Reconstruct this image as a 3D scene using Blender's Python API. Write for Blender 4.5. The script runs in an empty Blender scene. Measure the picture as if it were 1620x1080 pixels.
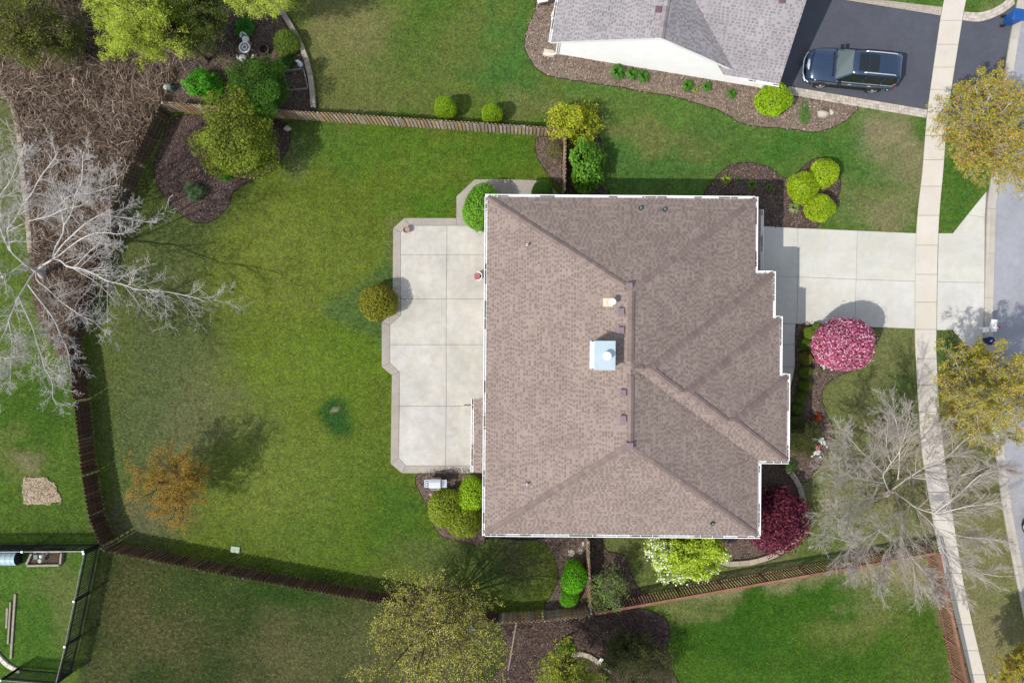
import bpy, math, random
import numpy as np
from mathutils import Vector, Matrix
from mathutils.geometry import tessellate_polygon

# ------------------------------------------------------------------ scene, camera, light
scene = bpy.context.scene
C = scene.collection
H, S = 40.0, 27.0                      # drone height (m), ground scale of the photo (px per m)
SUN_EL, SUN_AZ = math.radians(49), math.radians(238)

cam_d = bpy.data.cameras.new('camera'); cam = bpy.data.objects.new('camera', cam_d); C.objects.link(cam)
cam.location = (0, 0, H); cam_d.lens = 24; cam_d.sensor_width = 36; cam_d.clip_end = 2000
scene.camera = cam

world = bpy.data.worlds.new('World'); scene.world = world; world.use_nodes = True
wn = world.node_tree; wn.nodes.clear()
sky = wn.nodes.new('ShaderNodeTexSky'); sky.sky_type = 'NISHITA'; sky.sun_disc = False
sky.sun_elevation = SUN_EL; sky.sun_rotation = SUN_AZ
bg = wn.nodes.new('ShaderNodeBackground'); bg.inputs['Strength'].default_value = 0.15
wo = wn.nodes.new('ShaderNodeOutputWorld')
hs = wn.nodes.new('ShaderNodeHueSaturation'); hs.inputs['Saturation'].default_value = 0.55      # broken cloud: whiter than a clear sky
wn.links.new(sky.outputs[0], hs.inputs['Color']); wn.links.new(hs.outputs[0], bg.inputs[0]); wn.links.new(bg.outputs[0], wo.inputs[0])

sun_d = bpy.data.lights.new('sun', 'SUN'); sun_d.energy = 2.7; sun_d.angle = math.radians(0.53); sun_d.color = (1.0, 0.955, 0.885)
sun = bpy.data.objects.new('sun', sun_d); C.objects.link(sun)
SD = Vector((math.sin(SUN_AZ) * math.cos(SUN_EL), math.cos(SUN_AZ) * math.cos(SUN_EL), math.sin(SUN_EL)))
sun.rotation_euler = SD.to_track_quat('Z', 'Y').to_euler(); sun.location = SD * 80

vs = scene.view_settings
vs.view_transform = 'Standard'; vs.look = 'None'; vs.gamma = 1; vs.exposure = 0.62
vs.use_curve_mapping = False
scene.render.engine = 'CYCLES'
cy = scene.cycles
cy.max_bounces = 5; cy.diffuse_bounces = 3; cy.glossy_bounces = 3; cy.transmission_bounces = 3; cy.transparent_max_bounces = 6
cy.caustics_reflective = False; cy.caustics_refractive = False

LIT = 1.55                             # what a horizontal white surface sends back in this light
RNG = np.random.default_rng(7)
random.seed(7)

def lin(v):
    v /= 255.0
    return v / 12.92 if v <= 0.04045 else ((v + 0.055) / 1.055) ** 2.4
def K(r, g, b, f=1.0):                 # base colour of a thing that looks r,g,b in full sun
    return tuple(min(0.85, lin(c) / LIT * f) for c in (r, g, b))
def G(px, py, z=0.0):                  # a point at height z that the photo shows at px, py
    k = (H - z) / H
    return Vector(((px - 810) / S * k, (540 - py) / S * k, z))

# ------------------------------------------------------------------ materials
class NT:
    def __init__(s, name):
        s.m = bpy.data.materials.new(name); s.m.use_nodes = True
        s.t = s.m.node_tree; s.b = s.t.nodes['Principled BSDF']; s.pos = None
    def n(s, typ, **kw):
        x = s.t.nodes.new(typ)
        for k, v in kw.items():
            if k in x.bl_rna.properties: setattr(x, k, v)
            else: x.inputs[k].default_value = v
        return x
    def l(s, a, b): s.t.links.new(a, b)
    def position(s):
        if s.pos is None: s.pos = s.n('ShaderNodeNewGeometry').outputs['Position']
        return s.pos
    def noise(s, scale, detail=3, rough=0.55, stretch=None):
        x = s.n('ShaderNodeTexNoise'); x.inputs['Scale'].default_value = scale; x.inputs['Detail'].default_value = detail; x.inputs['Roughness'].default_value = rough
        if stretch:
            mp = s.n('ShaderNodeMapping'); mp.inputs['Scale'].default_value = stretch
            s.l(s.position(), mp.inputs['Vector']); s.l(mp.outputs[0], x.inputs['Vector'])
        else: s.l(s.position(), x.inputs['Vector'])
        return x.outputs['Fac']
    def ramp(s, fac, a, b, lo, hi):    # map range, clamped
        x = s.n('ShaderNodeMapRange'); x.inputs['From Min'].default_value = a; x.inputs['From Max'].default_value = b
        x.inputs['To Min'].default_value = lo; x.inputs['To Max'].default_value = hi
        s.l(fac, x.inputs['Value']); return x.outputs[0]
    def math(s, op, a, b):
        x = s.n('ShaderNodeMath', operation=op)
        for i, v in enumerate((a, b)):
            if isinstance(v, (int, float)): x.inputs[i].default_value = v
            else: s.l(v, x.inputs[i])
        return x.outputs[0]
    def mix(s, fac, a, b, mode='MIX'):
        x = s.n('ShaderNodeMix', data_type='RGBA', blend_type=mode)
        for sock, v in ((x.inputs[0], fac), (x.inputs[6], a), (x.inputs[7], b)):
            if isinstance(v, (int, float)): sock.default_value = v
            elif isinstance(v, tuple): sock.default_value = (*v[:3], 1)
            else: s.l(v, sock)
        return x.outputs[2]
    def scale(s, col, f):              # colour times a value
        x = s.n('ShaderNodeVectorMath', operation='SCALE')
        if isinstance(col, tuple): x.inputs[0].default_value = col
        else: s.l(col, x.inputs[0])
        if isinstance(f, (int, float)): x.inputs['Scale'].default_value = f
        else: s.l(f, x.inputs['Scale'])
        return x.outputs[0]
    def bump(s, h, strength, dist=0.02):
        x = s.n('ShaderNodeBump'); x.inputs['Strength'].default_value = strength; x.inputs['Distance'].default_value = dist
        s.l(h, x.inputs['Height']); s.l(x.outputs[0], s.b.inputs['Normal'])

def pmat(name, rgb, rough=0.7, var=0.15, scale=5.0, fine=60.0, fvar=0.12, metallic=0.0, objcol=False, attr=None, bump=0.0, spec=0.3, coat=0.0):
    t = NT(name)
    col = t.mix(0.0, tuple(rgb), tuple(rgb))
    if attr:
        a = t.n('ShaderNodeAttribute', attribute_name=attr); col = a.outputs['Color']
        if rgb != (1, 1, 1): col = t.mix(1.0, col, tuple(rgb), 'MULTIPLY')
    if objcol:
        oi = t.n('ShaderNodeObjectInfo'); col = t.mix(1.0, col, oi.outputs['Color'], 'MULTIPLY')
    f1 = t.ramp(t.noise(scale, 4), 0.3, 0.7, 1 - var, 1 + var)
    nf = t.noise(fine, 2)
    f2 = t.ramp(nf, 0.3, 0.7, 1 - fvar, 1 + fvar)
    col = t.scale(col, t.math('MULTIPLY', f1, f2))
    t.l(col, t.b.inputs['Base Color'])
    t.b.inputs['Roughness'].default_value = rough; t.b.inputs['Metallic'].default_value = metallic
    t.b.inputs['Specular IOR Level'].default_value = spec
    if coat: t.b.inputs['Coat Weight'].default_value = coat; t.b.inputs['Coat Roughness'].default_value = 0.04
    if bump: t.bump(nf, bump)
    return t.m

def leaf_mat(name, trans=0.3):         # colour = leaf attribute x object colour, with light through the leaf
    t = NT(name)
    a = t.n('ShaderNodeAttribute', attribute_name='Col'); oi = t.n('ShaderNodeObjectInfo')
    col = t.mix(1.0, a.outputs['Color'], oi.outputs['Color'], 'MULTIPLY')
    t.l(col, t.b.inputs['Base Color']); t.b.inputs['Roughness'].default_value = 0.6; t.b.inputs['Specular IOR Level'].default_value = 0.25
    tr = t.n('ShaderNodeBsdfTranslucent'); t.l(col, tr.inputs['Color'])
    mx = t.n('ShaderNodeMixShader'); mx.inputs[0].default_value = trans
    t.l(t.b.outputs[0], mx.inputs[1]); t.l(tr.outputs[0], mx.inputs[2])
    t.l(mx.outputs[0], t.t.nodes['Material Output'].inputs['Surface'])
    return t.m

def concrete(name, rgb, stain=0.10, fine=0.06):
    t = NT(name)
    big = t.ramp(t.noise(0.45, 5, 0.6), 0.3, 0.7, 1 - stain, 1 + stain * 0.7)
    mid = t.ramp(t.noise(2.3, 5, 0.65), 0.3, 0.7, 1 - stain * 0.6, 1 + stain * 0.6)
    fn = t.noise(55, 3, 0.7)
    f = t.math('MULTIPLY', t.math('MULTIPLY', big, mid), t.ramp(fn, 0.25, 0.75, 1 - fine, 1 + fine))
    spots = t.math('MULTIPLY', t.ramp(t.noise(1.7, 6, 0.75), 0.62, 0.74, 1.0, 0.78), t.ramp(t.noise(9, 3, 0.6), 0.69, 0.74, 1.0, 0.66))
    f = t.math('MULTIPLY', f, spots)
    oi = t.n('ShaderNodeObjectInfo')
    base = t.mix(t.ramp(t.noise(0.8, 3), 0.35, 0.65, 0, 1), tuple(rgb), tuple(c * k for c, k in zip(rgb, (1.0, 0.975, 0.93))))
    base = t.mix(1.0, base, oi.outputs['Color'], 'MULTIPLY')
    t.l(t.scale(base, f), t.b.inputs['Base Color']); t.b.inputs['Roughness'].default_value = 0.85; t.b.inputs['Specular IOR Level'].default_value = 0.2
    t.bump(fn, 0.25, 0.01)
    return t.m

def asphalt(name, rgb, speck=0.25, stain=0.12):
    t = NT(name)
    f = t.math('MULTIPLY', t.ramp(t.noise(0.5, 5, 0.6), 0.3, 0.7, 1 - stain, 1 + stain), t.ramp(t.noise(38, 3, 0.8), 0.3, 0.7, 1 - speck, 1 + speck))
    f = t.math('MULTIPLY', f, t.ramp(t.noise(3.1, 4, 0.6), 0.3, 0.7, 1 - stain * 0.6, 1 + stain * 0.6))
    col = t.scale(tuple(rgb), f)
    sc = t.ramp(t.noise(1.2, 7, 0.8, (1, 2.2, 1)), 0.72, 0.78, 0.0, 0.35)      # pale scuffs
    col = t.mix(sc, col, (0.22, 0.22, 0.23))
    t.l(col, t.b.inputs['Base Color']); t.b.inputs['Roughness'].default_value = 0.85; t.b.inputs['Specular IOR Level'].default_value = 0.25
    t.bump(t.noise(90, 2), 0.4, 0.01)
    return t.m

def mulch_mat(name, dark, light):
    t = NT(name)
    n1 = t.noise(26, 4, 0.75); n2 = t.noise(1.3, 4, 0.6)
    col = t.mix(t.ramp(n1, 0.36, 0.64, 0, 1), tuple(dark), tuple(light))
    col = t.scale(col, t.ramp(n2, 0.3, 0.7, 0.75, 1.25))
    t.l(col, t.b.inputs['Base Color']); t.b.inputs['Roughness'].default_value = 0.95; t.b.inputs['Specular IOR Level'].default_value = 0.1
    t.bump(n1, 0.8, 0.04)
    return t.m

def grass_mat(name):                   # Col = turf colour with the left side's shade painted in, dry = share of straw
    t = NT(name)
    a = t.n('ShaderNodeAttribute', attribute_name='Col'); d = t.n('ShaderNodeAttribute', attribute_name='dry')
    hi = t.noise(34, 5, 0.8); md = t.noise(9, 5, 0.75); lo = t.noise(1.5, 5, 0.7); cl = t.noise(4.2, 6, 0.78)
    f = t.math('MULTIPLY', t.ramp(hi, 0.35, 0.65, 0.52, 1.48), t.ramp(md, 0.36, 0.64, 0.58, 1.42))
    f = t.math('MULTIPLY', f, t.math('MULTIPLY', t.ramp(lo, 0.35, 0.65, 0.80, 1.20), t.ramp(cl, 0.38, 0.62, 0.74, 1.26)))
    green = t.scale(a.outputs['Color'], t.math('MULTIPLY', f, 1.22))
    sn = t.noise(4.4, 7, 0.82, (1.0, 1.15, 1.0))
    edge = t.math('ADD', 0.525, t.math('MULTIPLY', t.math('SUBTRACT', 0.5, d.outputs['Fac']), 0.34))
    m = t.ramp(t.math('SUBTRACT', sn, edge), -0.07, 0.11, 0.0, 0.68)
    straw = t.scale(K(148, 137, 98), t.math('MULTIPLY', t.ramp(hi, 0.35, 0.65, 0.6, 1.35), t.ramp(md, 0.36, 0.64, 0.7, 1.25)))
    col = t.mix(m, green, straw)
    t.l(col, t.b.inputs['Base Color']); t.b.inputs['Roughness'].default_value = 0.9; t.b.inputs['Specular IOR Level'].default_value = 0.12
    t.bump(hi, 0.7, 0.05)
    return t.m

M = {}
M['grass'] = grass_mat('turf')
M['leaf'] = leaf_mat('leaves', 0.3)
M['petal'] = leaf_mat('blossom', 0.2)
M['concrete'] = concrete('drive concrete', K(229, 228, 221))
M['patio'] = concrete('patio concrete', K(219, 216, 208), 0.17)
M['walk'] = concrete('walk concrete', K(236, 229, 218), 0.06)
M['aggregate'] = concrete('exposed aggregate', K(190, 182, 173), 0.12, 0.45)
M['kerb'] = concrete('kerb concrete', K(214, 208, 198), 0.12, 0.15)
M['joint'] = pmat('joint dirt', K(150, 142, 130), 0.95)
M['asphalt'] = asphalt('sealed asphalt', K(95, 98, 108), 0.22)
M['road'] = asphalt('road asphalt', K(176, 177, 184), 0.16)
M['mulch'] = mulch_mat('bark mulch', K(92, 76, 68), K(146, 126, 114))
M['mulch_dark'] = mulch_mat('dark mulch', K(74, 60, 54), K(126, 106, 98))
M['mulch_pale'] = mulch_mat('weathered mulch', K(112, 96, 84), K(176, 156, 138))
M['brush_floor'] = mulch_mat('leaf litter', K(62, 50, 40), K(128, 108, 88))
M['sand'] = mulch_mat('straw and sand', K(160, 140, 112), K(225, 205, 178))
M['edge'] = mulch_mat('cut soil edge', K(50, 42, 34), K(78, 66, 52))
M['litter'] = mulch_mat('gutter litter', K(120, 112, 104), K(170, 162, 152))
M['chip'] = pmat('wood chips', (1, 1, 1), 0.95, objcol=False, attr='Col', spec=0.1)
M['reed'] = pmat('dry reeds', (1, 1, 1), 0.8, attr='Col', spec=0.2)
M['fence'] = pmat('weathered cedar', (1, 1, 1), 0.85, 0.18, 3, 40, 0.2, objcol=True, spec=0.15)
M['shingle'] = pmat('asphalt shingles', (1, 1, 1), 0.9, 0.09, 0.7, 70, 0.16, attr='Col', spec=0.2)
M['cap'] = pmat('shingle caps', (1, 1, 1), 0.9, 0.06, 2, 70, 0.14, objcol=True, spec=0.2)
M['white'] = pmat('white painted metal', (0.80, 0.80, 0.79), 0.45, 0.05, 2, 30, 0.04)
M['siding'] = pmat('white siding', (0.86, 0.86, 0.845), 0.55, 0.03, 1.5, 30, 0.02)
M['wall'] = pmat('tan siding', K(190, 172, 150), 0.8)
M['chase'] = pmat('galvanised chase cover', K(204, 222, 230), 0.4, 0.06, 3, 40, 0.05)
M['vent'] = pmat('brown vent', K(150, 132, 138), 0.55, 0.08)
M['dark'] = pmat('black plastic', (0.018, 0.018, 0.02), 0.5)
M['blackmetal'] = pmat('black metal', (0.02, 0.02, 0.022), 0.4)
M['bark'] = pmat('grey bark', K(212, 201, 191), 0.85, 0.2, 6, 50, 0.2)
M['barkpale'] = pmat('pale bark', K(226, 219, 213), 0.85, 0.18, 5, 50, 0.18)
M['barkdark'] = pmat('brown bark', K(112, 94, 78), 0.9, 0.2, 6, 50, 0.2)
M['stone'] = pmat('pale stone', K(214, 204, 190), 0.9, 0.15, 4, 30, 0.15, bump=0.4)
M['block'] = concrete('edging block', K(196, 184, 168), 0.15, 0.2)
M['paver'] = pmat('concrete pavers', (1, 1, 1), 0.9, 0.05, 2, 60, 0.12, objcol=False, attr='Col', spec=0.2)
M['wood'] = pmat('weathered board', K(176, 162, 148), 0.9, 0.2, 4, 45, 0.2, objcol=True)
M['terracotta'] = pmat('clay pot', K(196, 160, 138), 0.8)
M['soil'] = pmat('potting soil', K(70, 56, 46), 0.95)
M['blue'] = pmat('blue plastic', K(34, 96, 176), 0.42, 0.08, 3)
M['navyplastic'] = pmat('dark blue plastic', K(26, 44, 104), 0.45)
M['steel'] = pmat('brushed steel', (0.62, 0.63, 0.64), 0.3, 0.05, metallic=0.9)
M['pink'] = pmat('faded pink fabric', K(206, 128, 132), 0.8)
M['arch'] = pmat('pale blue sheet metal', K(186, 212, 218), 0.4, 0.06)
M['greenbox'] = pmat('pale green plastic', K(182, 206, 176), 0.6)
M['teal'] = pmat('grey green box', K(112, 140, 138), 0.6)
M['paint'] = pmat('navy car paint', (0.026, 0.05, 0.10), 0.22, 0.02, 1, 20, 0.0, metallic=0.35, coat=1.0, spec=0.5)
M['blackpaint'] = pmat('black car paint', (0.012, 0.012, 0.014), 0.22, 0.02, 1, 20, 0.0, coat=1.0, spec=0.5)
M['glass'] = pmat('dark car glass', (0.012, 0.016, 0.018), 0.06, 0.0, 1, 20, 0.0, spec=0.7)
M['screen'] = pmat('windscreen glass', (0.10, 0.125, 0.125), 0.05, 0.0, 1, 20, 0.0, spec=0.8)
M['chrome'] = pmat('chrome', (0.80, 0.81, 0.83), 0.28, 0.0, 1, 20, 0.0, metallic=0.6)
M['tyre'] = pmat('tyre rubber', (0.02, 0.02, 0.02), 0.85)
M['lamp'] = pmat('lamp lens', (0.6, 0.62, 0.65), 0.08, spec=0.8)
M['redlamp'] = pmat('red lamp lens', (0.35, 0.01, 0.015), 0.12, spec=0.7)

# ------------------------------------------------------------------ object helpers
ROOT = {}                              # world position of the root a part belongs to
def link(o, parent=None):
    C.objects.link(o)
    if parent is not None: o.parent = parent
    return o
def tag(o, label=None, cat=None, group=None, kind=None):
    if label: o['label'] = label
    if cat: o['category'] = cat
    if group: o['group'] = group
    if kind: o['kind'] = kind
    return o
def thing(name, label, cat, loc, group=None):
    o = bpy.data.objects.new(name, None); link(o); o.location = loc; o.empty_display_size = 0.2
    ROOT[o] = Vector(loc)
    return tag(o, label, cat, group)
def root_of(parent):
    return ROOT.get(parent, Vector((0, 0, 0)))
def mesh_fast(name, V, F, cols=None, smooth=False):
    V = np.asarray(V, np.float32); F = np.asarray(F, np.int32); k = F.shape[1]
    me = bpy.data.meshes.new(name)
    me.vertices.add(len(V)); me.vertices.foreach_set('co', V.ravel())
    me.loops.add(F.size); me.loops.foreach_set('vertex_index', F.ravel())
    me.polygons.add(len(F)); me.polygons.foreach_set('loop_start', np.arange(0, F.size, k, dtype=np.int32))
    me.update(calc_edges=True)
    if cols is not None: set_cols(me, cols)
    if smooth: me.polygons.foreach_set('use_smooth', np.ones(len(F), bool))
    return me
def set_cols(me, cols, name='Col'):
    a = me.color_attributes.new(name, 'FLOAT_COLOR', 'POINT')
    c = np.ones((len(me.vertices), 4), np.float32); c[:, :3] = np.asarray(cols, np.float32)[:, :3]
    a.data.foreach_set('color', c.ravel())
def put(name, me, mat, parent=None, kind=None, color=None):
    if mat is not None and len(me.materials) == 0: me.materials.append(mat)
    o = bpy.data.objects.new(name, me); link(o, parent); ROOT[o] = root_of(parent)
    if kind: o['kind'] = kind
    if color is not None: o.color = (*color[:3], 1)
    return o

class MB:
    """Collects shapes in world coordinates and links them as one mesh."""
    def __init__(s): s.v = []; s.f = []; s.c = []; s.col = (1, 1, 1)
    def add(s, vs, fs):
        n = len(s.v); s.v += [tuple(v) for v in vs]; s.f += [tuple(i + n for i in f) for f in fs]; s.c += [s.col] * len(vs)
    def box(s, c, size, rot=0.0, mat=None):
        hx, hy, hz = (q / 2 for q in size); R = mat or Matrix.Rotation(rot, 3, 'Z'); c = Vector(c)
        vs = [c + R @ Vector((x * hx, y * hy, z * hz)) for z in (-1, 1) for x, y in ((-1, -1), (1, -1), (1, 1), (-1, 1))]
        s.add(vs, [(3, 2, 1, 0), (4, 5, 6, 7), (0, 1, 5, 4), (1, 2, 6, 5), (2, 3, 7, 6), (3, 0, 4, 7)])
    def cbox(s, c, size, ch=0.01, rot=0.0):       # box with chamfered top edges
        hx, hy, hz = (q / 2 for q in size); R = Matrix.Rotation(rot, 3, 'Z'); c = Vector(c); vs = []
        for z, i in ((-hz, 0), (hz - ch, 0), (hz, ch)):
            vs += [c + R @ Vector((x * (hx - i), y * (hy - i), z)) for x, y in ((-1, -1), (1, -1), (1, 1), (-1, 1))]
        fs = [(3, 2, 1, 0), (8, 9, 10, 11)]
        for a in (0, 4): fs += [(a + i, a + (i + 1) % 4, a + 4 + (i + 1) % 4, a + 4 + i) for i in range(4)]
        s.add(vs, fs)
    def prism(s, poly, z0, z1, bottom=False):
        n = len(poly); poly = ccw(poly)
        vs = [(p[0], p[1], z0) for p in poly] + [(p[0], p[1], z1) for p in poly]
        fs = [(i, (i + 1) % n, n + (i + 1) % n, n + i) for i in range(n)] + [tuple(range(n, 2 * n))]
        if bottom: fs.append(tuple(range(n - 1, -1, -1)))
        s.add(vs, fs)
    def sheet(s, poly, z): s.add([(p[0], p[1], z) for p in ccw(poly)], [tuple(range(len(poly)))])
    def poly(s, pts): s.add(pts, [tuple(range(len(pts)))])
    def tube(s, pts, radii, sides=6, cap=True):
        pts = [Vector(p) for p in pts]; n = len(pts)
        if isinstance(radii, (int, float)): radii = [radii] * n
        vs = []; up = None
        for i, p in enumerate(pts):
            d = (pts[min(i + 1, n - 1)] - pts[max(i - 1, 0)])
            if d.length < 1e-6: d = Vector((0, 0, 1))
            d.normalize()
            if up is None: up = Vector((1, 0, 0)) if abs(d.x) < 0.8 else Vector((0, 1, 0))
            a = d.cross(up)
            if a.length < 1e-4: a = d.orthogonal()
            a.normalize(); b = d.cross(a)
            up = b.cross(d) if False else up
            for k in range(sides):
                t = 2 * math.pi * k / sides; vs.append(p + (a * math.cos(t) + b * math.sin(t)) * radii[i])
        fs = [(i * sides + k, i * sides + (k + 1) % sides, (i + 1) * sides + (k + 1) % sides, (i + 1) * sides + k) for i in range(n - 1) for k in range(sides)]
        if cap: fs += [tuple(range(sides - 1, -1, -1)), tuple(range((n - 1) * sides, n * sides))]
        s.add(vs, fs)
    def lathe(s, c, prof, sides=16, cap=True):   # prof = [(r, z)]
        c = Vector(c); vs = [c + Vector((r * math.cos(2 * math.pi * k / sides), r * math.sin(2 * math.pi * k / sides), z)) for r, z in prof for k in range(sides)]
        n = len(prof)
        fs = [(i * sides + k, i * sides + (k + 1) % sides, (i + 1) * sides + (k + 1) % sides, (i + 1) * sides + k) for i in range(n - 1) for k in range(sides)]
        if cap: fs += [tuple(range(sides - 1, -1, -1)), tuple(range((n - 1) * sides, n * sides))]
        s.add(vs, fs)
    def grid(s, rows):                           # rows of equal length -> quads
        n = len(rows[0]); vs = [p for r in rows for p in r]
        s.add(vs, [(i * n + k, i * n + k + 1, (i + 1) * n + k + 1, (i + 1) * n + k) for i in range(len(rows) - 1) for k in range(n - 1)])
    def build(s, name, mat, parent=None, kind=None, label=None, cat=None, group=None, smooth=False, color=None, attr=False):
        v = np.array(s.v, float)
        if parent is not None: org = root_of(parent)
        elif kind in ('structure', 'stuff'): org = Vector((0, 0, 0))
        else: org = Vector(((v[:, 0].min() + v[:, 0].max()) / 2, (v[:, 1].min() + v[:, 1].max()) / 2, v[:, 2].min()))
        me = bpy.data.meshes.new(name); me.from_pydata((v - np.array(org)).tolist(), [], s.f)
        if attr: set_cols(me, s.c)
        if smooth: me.polygons.foreach_set('use_smooth', [True] * len(me.polygons))
        o = put(name, me, mat, parent, kind, color)
        if parent is None: o.location = org; ROOT[o] = org
        return tag(o, label, cat, group)

def ccw(poly):
    a = sum(poly[i][0] * poly[(i + 1) % len(poly)][1] - poly[(i + 1) % len(poly)][0] * poly[i][1] for i in range(len(poly)))
    return list(poly) if a > 0 else list(poly)[::-1]
def inset(poly, d):
    poly = [Vector((p[0], p[1])) for p in ccw(poly)]; n = len(poly); out = []
    for i in range(n):
        a, b, c = poly[i - 1], poly[i], poly[(i + 1) % n]
        e1 = (b - a).normalized(); e2 = (c - b).normalized()
        n1 = Vector((-e1.y, e1.x)); n2 = Vector((-e2.y, e2.x)); m = n1 + n2
        if m.length < 1e-6: m = n1
        out.append(b + m.normalized() * (d / max(0.35, m.normalized().dot(n1))))
    return out
def smooth_line(pts, closed=False, n=6):
    pts = [Vector((p[0], p[1])) for p in pts]; N = len(pts); out = []
    for i in range(N if closed else N - 1):
        p0 = pts[(i - 1) % N] if closed or i > 0 else pts[0]; p1 = pts[i]; p2 = pts[(i + 1) % N]
        p3 = pts[(i + 2) % N] if closed or i + 2 < N else pts[N - 1]
        for k in range(n):
            t = k / n
            out.append(0.5 * ((2 * p1) + (p2 - p0) * t + (2 * p0 - 5 * p1 + 4 * p2 - p3) * t * t + (3 * p1 - p0 - 3 * p2 + p3) * t ** 3))
    if not closed: out.append(pts[-1])
    return out
def GP(pts, z=0.0): return [G(p[0], p[1], z).to_2d() for p in pts]
def pip(x, y, poly):
    n = len(poly); c = False; j = n - 1
    for i in range(n):
        xi, yi, xj, yj = poly[i][0], poly[i][1], poly[j][0], poly[j][1]
        if (yi > y) != (yj > y) and x < (xj - xi) * (y - yi) / (yj - yi) + xi: c = not c
        j = i
    return c
def pip_np(X, Y, poly):
    c = np.zeros(X.shape, bool); n = len(poly); j = n - 1
    for i in range(n):
        xi, yi, xj, yj = poly[i][0], poly[i][1], poly[j][0], poly[j][1]
        if yi != yj: c ^= ((yi > Y) != (yj > Y)) & (X < (xj - xi) * (Y - yi) / (yj - yi) + xi)
        j = i
    return c
def at_len(line, d):                   # point and direction at distance d along a polyline
    for a, b in zip(line[:-1], line[1:]):
        L = (b - a).length
        if d <= L or b is line[-1]: t = (b - a) / max(L, 1e-9); return a + t * d, t
        d -= L
def length(line): return sum((b - a).length for a, b in zip(line[:-1], line[1:]))
def vnoise(X, Y, cell, seed):          # smooth value noise, 0..1
    r = np.random.default_rng(seed); g = r.random((256, 256)); x = X / cell + 1000; y = Y / cell + 1000
    xi = np.floor(x).astype(int); yi = np.floor(y).astype(int); fx = x - xi; fy = y - yi
    fx = fx * fx * (3 - 2 * fx); fy = fy * fy * (3 - 2 * fy); q = lambda a, b: g[a % 256, b % 256]
    return (q(xi, yi) * (1 - fx) + q(xi + 1, yi) * fx) * (1 - fy) + (q(xi, yi + 1) * (1 - fx) + q(xi + 1, yi + 1) * fx) * fy

# ------------------------------------------------------------------ the lawn
base = MB(); base.sheet([(-400, -400), (400, -400), (400, 400), (-400, 400)], -0.06)
base.build('ground', pmat('far grass', K(84, 104, 40), 0.95, 0.3, 0.4, 12, 0.3), kind='structure')

XS = np.arange(-36, 36.01, 0.22); YS = np.arange(-26, 26.01, 0.22)
gx, gy = np.meshgrid(XS, YS)
PX = gx * S + 810; PY = 540 - gy * S
wx = (vnoise(gx, gy, 1.6, 1) - 0.5) * 46 + (vnoise(gx, gy, 0.6, 2) - 0.5) * 26
wy = (vnoise(gx, gy, 1.6, 3) - 0.5) * 46 + (vnoise(gx, gy, 0.6, 4) - 0.5) * 26
col = np.zeros(gx.shape + (3,)); col[:] = K(86, 108, 38); dry = np.full(gx.shape, 0.35)
def paint(mask, rgb, d, a=1.0):
    global col, dry
    m = (mask * a)[..., None]; col = col * (1 - m) + np.array(K(*rgb)) * m; dry = dry * (1 - m[..., 0]) + d * m[..., 0]
def blob(px, py, rx, ry, rgb, d, a=1.0, soft=0.5, warp=1.0):
    q = np.sqrt(((PX + wx * warp - px) / rx) ** 2 + ((PY + wy * warp - py) / ry) ** 2)
    paint(np.clip((1 + soft / 2 - q) / soft, 0, 1), rgb, d, a)
def region(poly, rgb, d, a=1.0, warp=0.25):
    m = pip_np(PX + wx * warp, PY + wy * warp, poly).astype(float)
    for _ in range(2): m = (m + np.roll(m, 1, 0) + np.roll(m, -1, 0) + np.roll(m, 1, 1) + np.roll(m, -1, 1)) / 5
    paint(m, rgb, d, a)
YARD = [(275, 176), (450, 186), (893, 214), (893, 300), (770, 310), (765, 850), (930, 850), (932, 958), (800, 970), (640, 945), (400, 900), (186, 859), (164, 808), (129, 540), (187, 366)]
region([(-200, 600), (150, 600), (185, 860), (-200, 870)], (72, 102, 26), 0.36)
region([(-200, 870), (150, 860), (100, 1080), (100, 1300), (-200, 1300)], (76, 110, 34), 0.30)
region([(150, 862), (640, 950), (800, 985), (800, 1300), (90, 1300)], (46, 62, 22), 0.30)  # dark turf green, the dimmer lower-left corner painted into it
region([(440, -300), (900, -300), (900, 215), (450, 190)], (86, 108, 38), 0.40)
region([(900, -300), (1470, -300), (1450, 370), (890, 320), (890, 215)], (82, 116, 46), 0.36)
region([(1250, 510), (1470, 510), (1490, 880), (950, 965), (930, 850), (1240, 850)], (104, 118, 62), 0.48)
region([(940, 975), (1485, 878), (1560, 1300), (940, 1300)], (64, 98, 22), 0.28)
region([(1440, -300), (1640, -300), (1640, 380), (1440, 380)], (78, 112, 40), 0.32)
region([(1440, 520), (1700, 520), (1700, 1300), (1540, 1300), (1440, 700)], (112, 118, 68), 0.58)
region(YARD, (90, 108, 27), 0.36)
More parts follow.
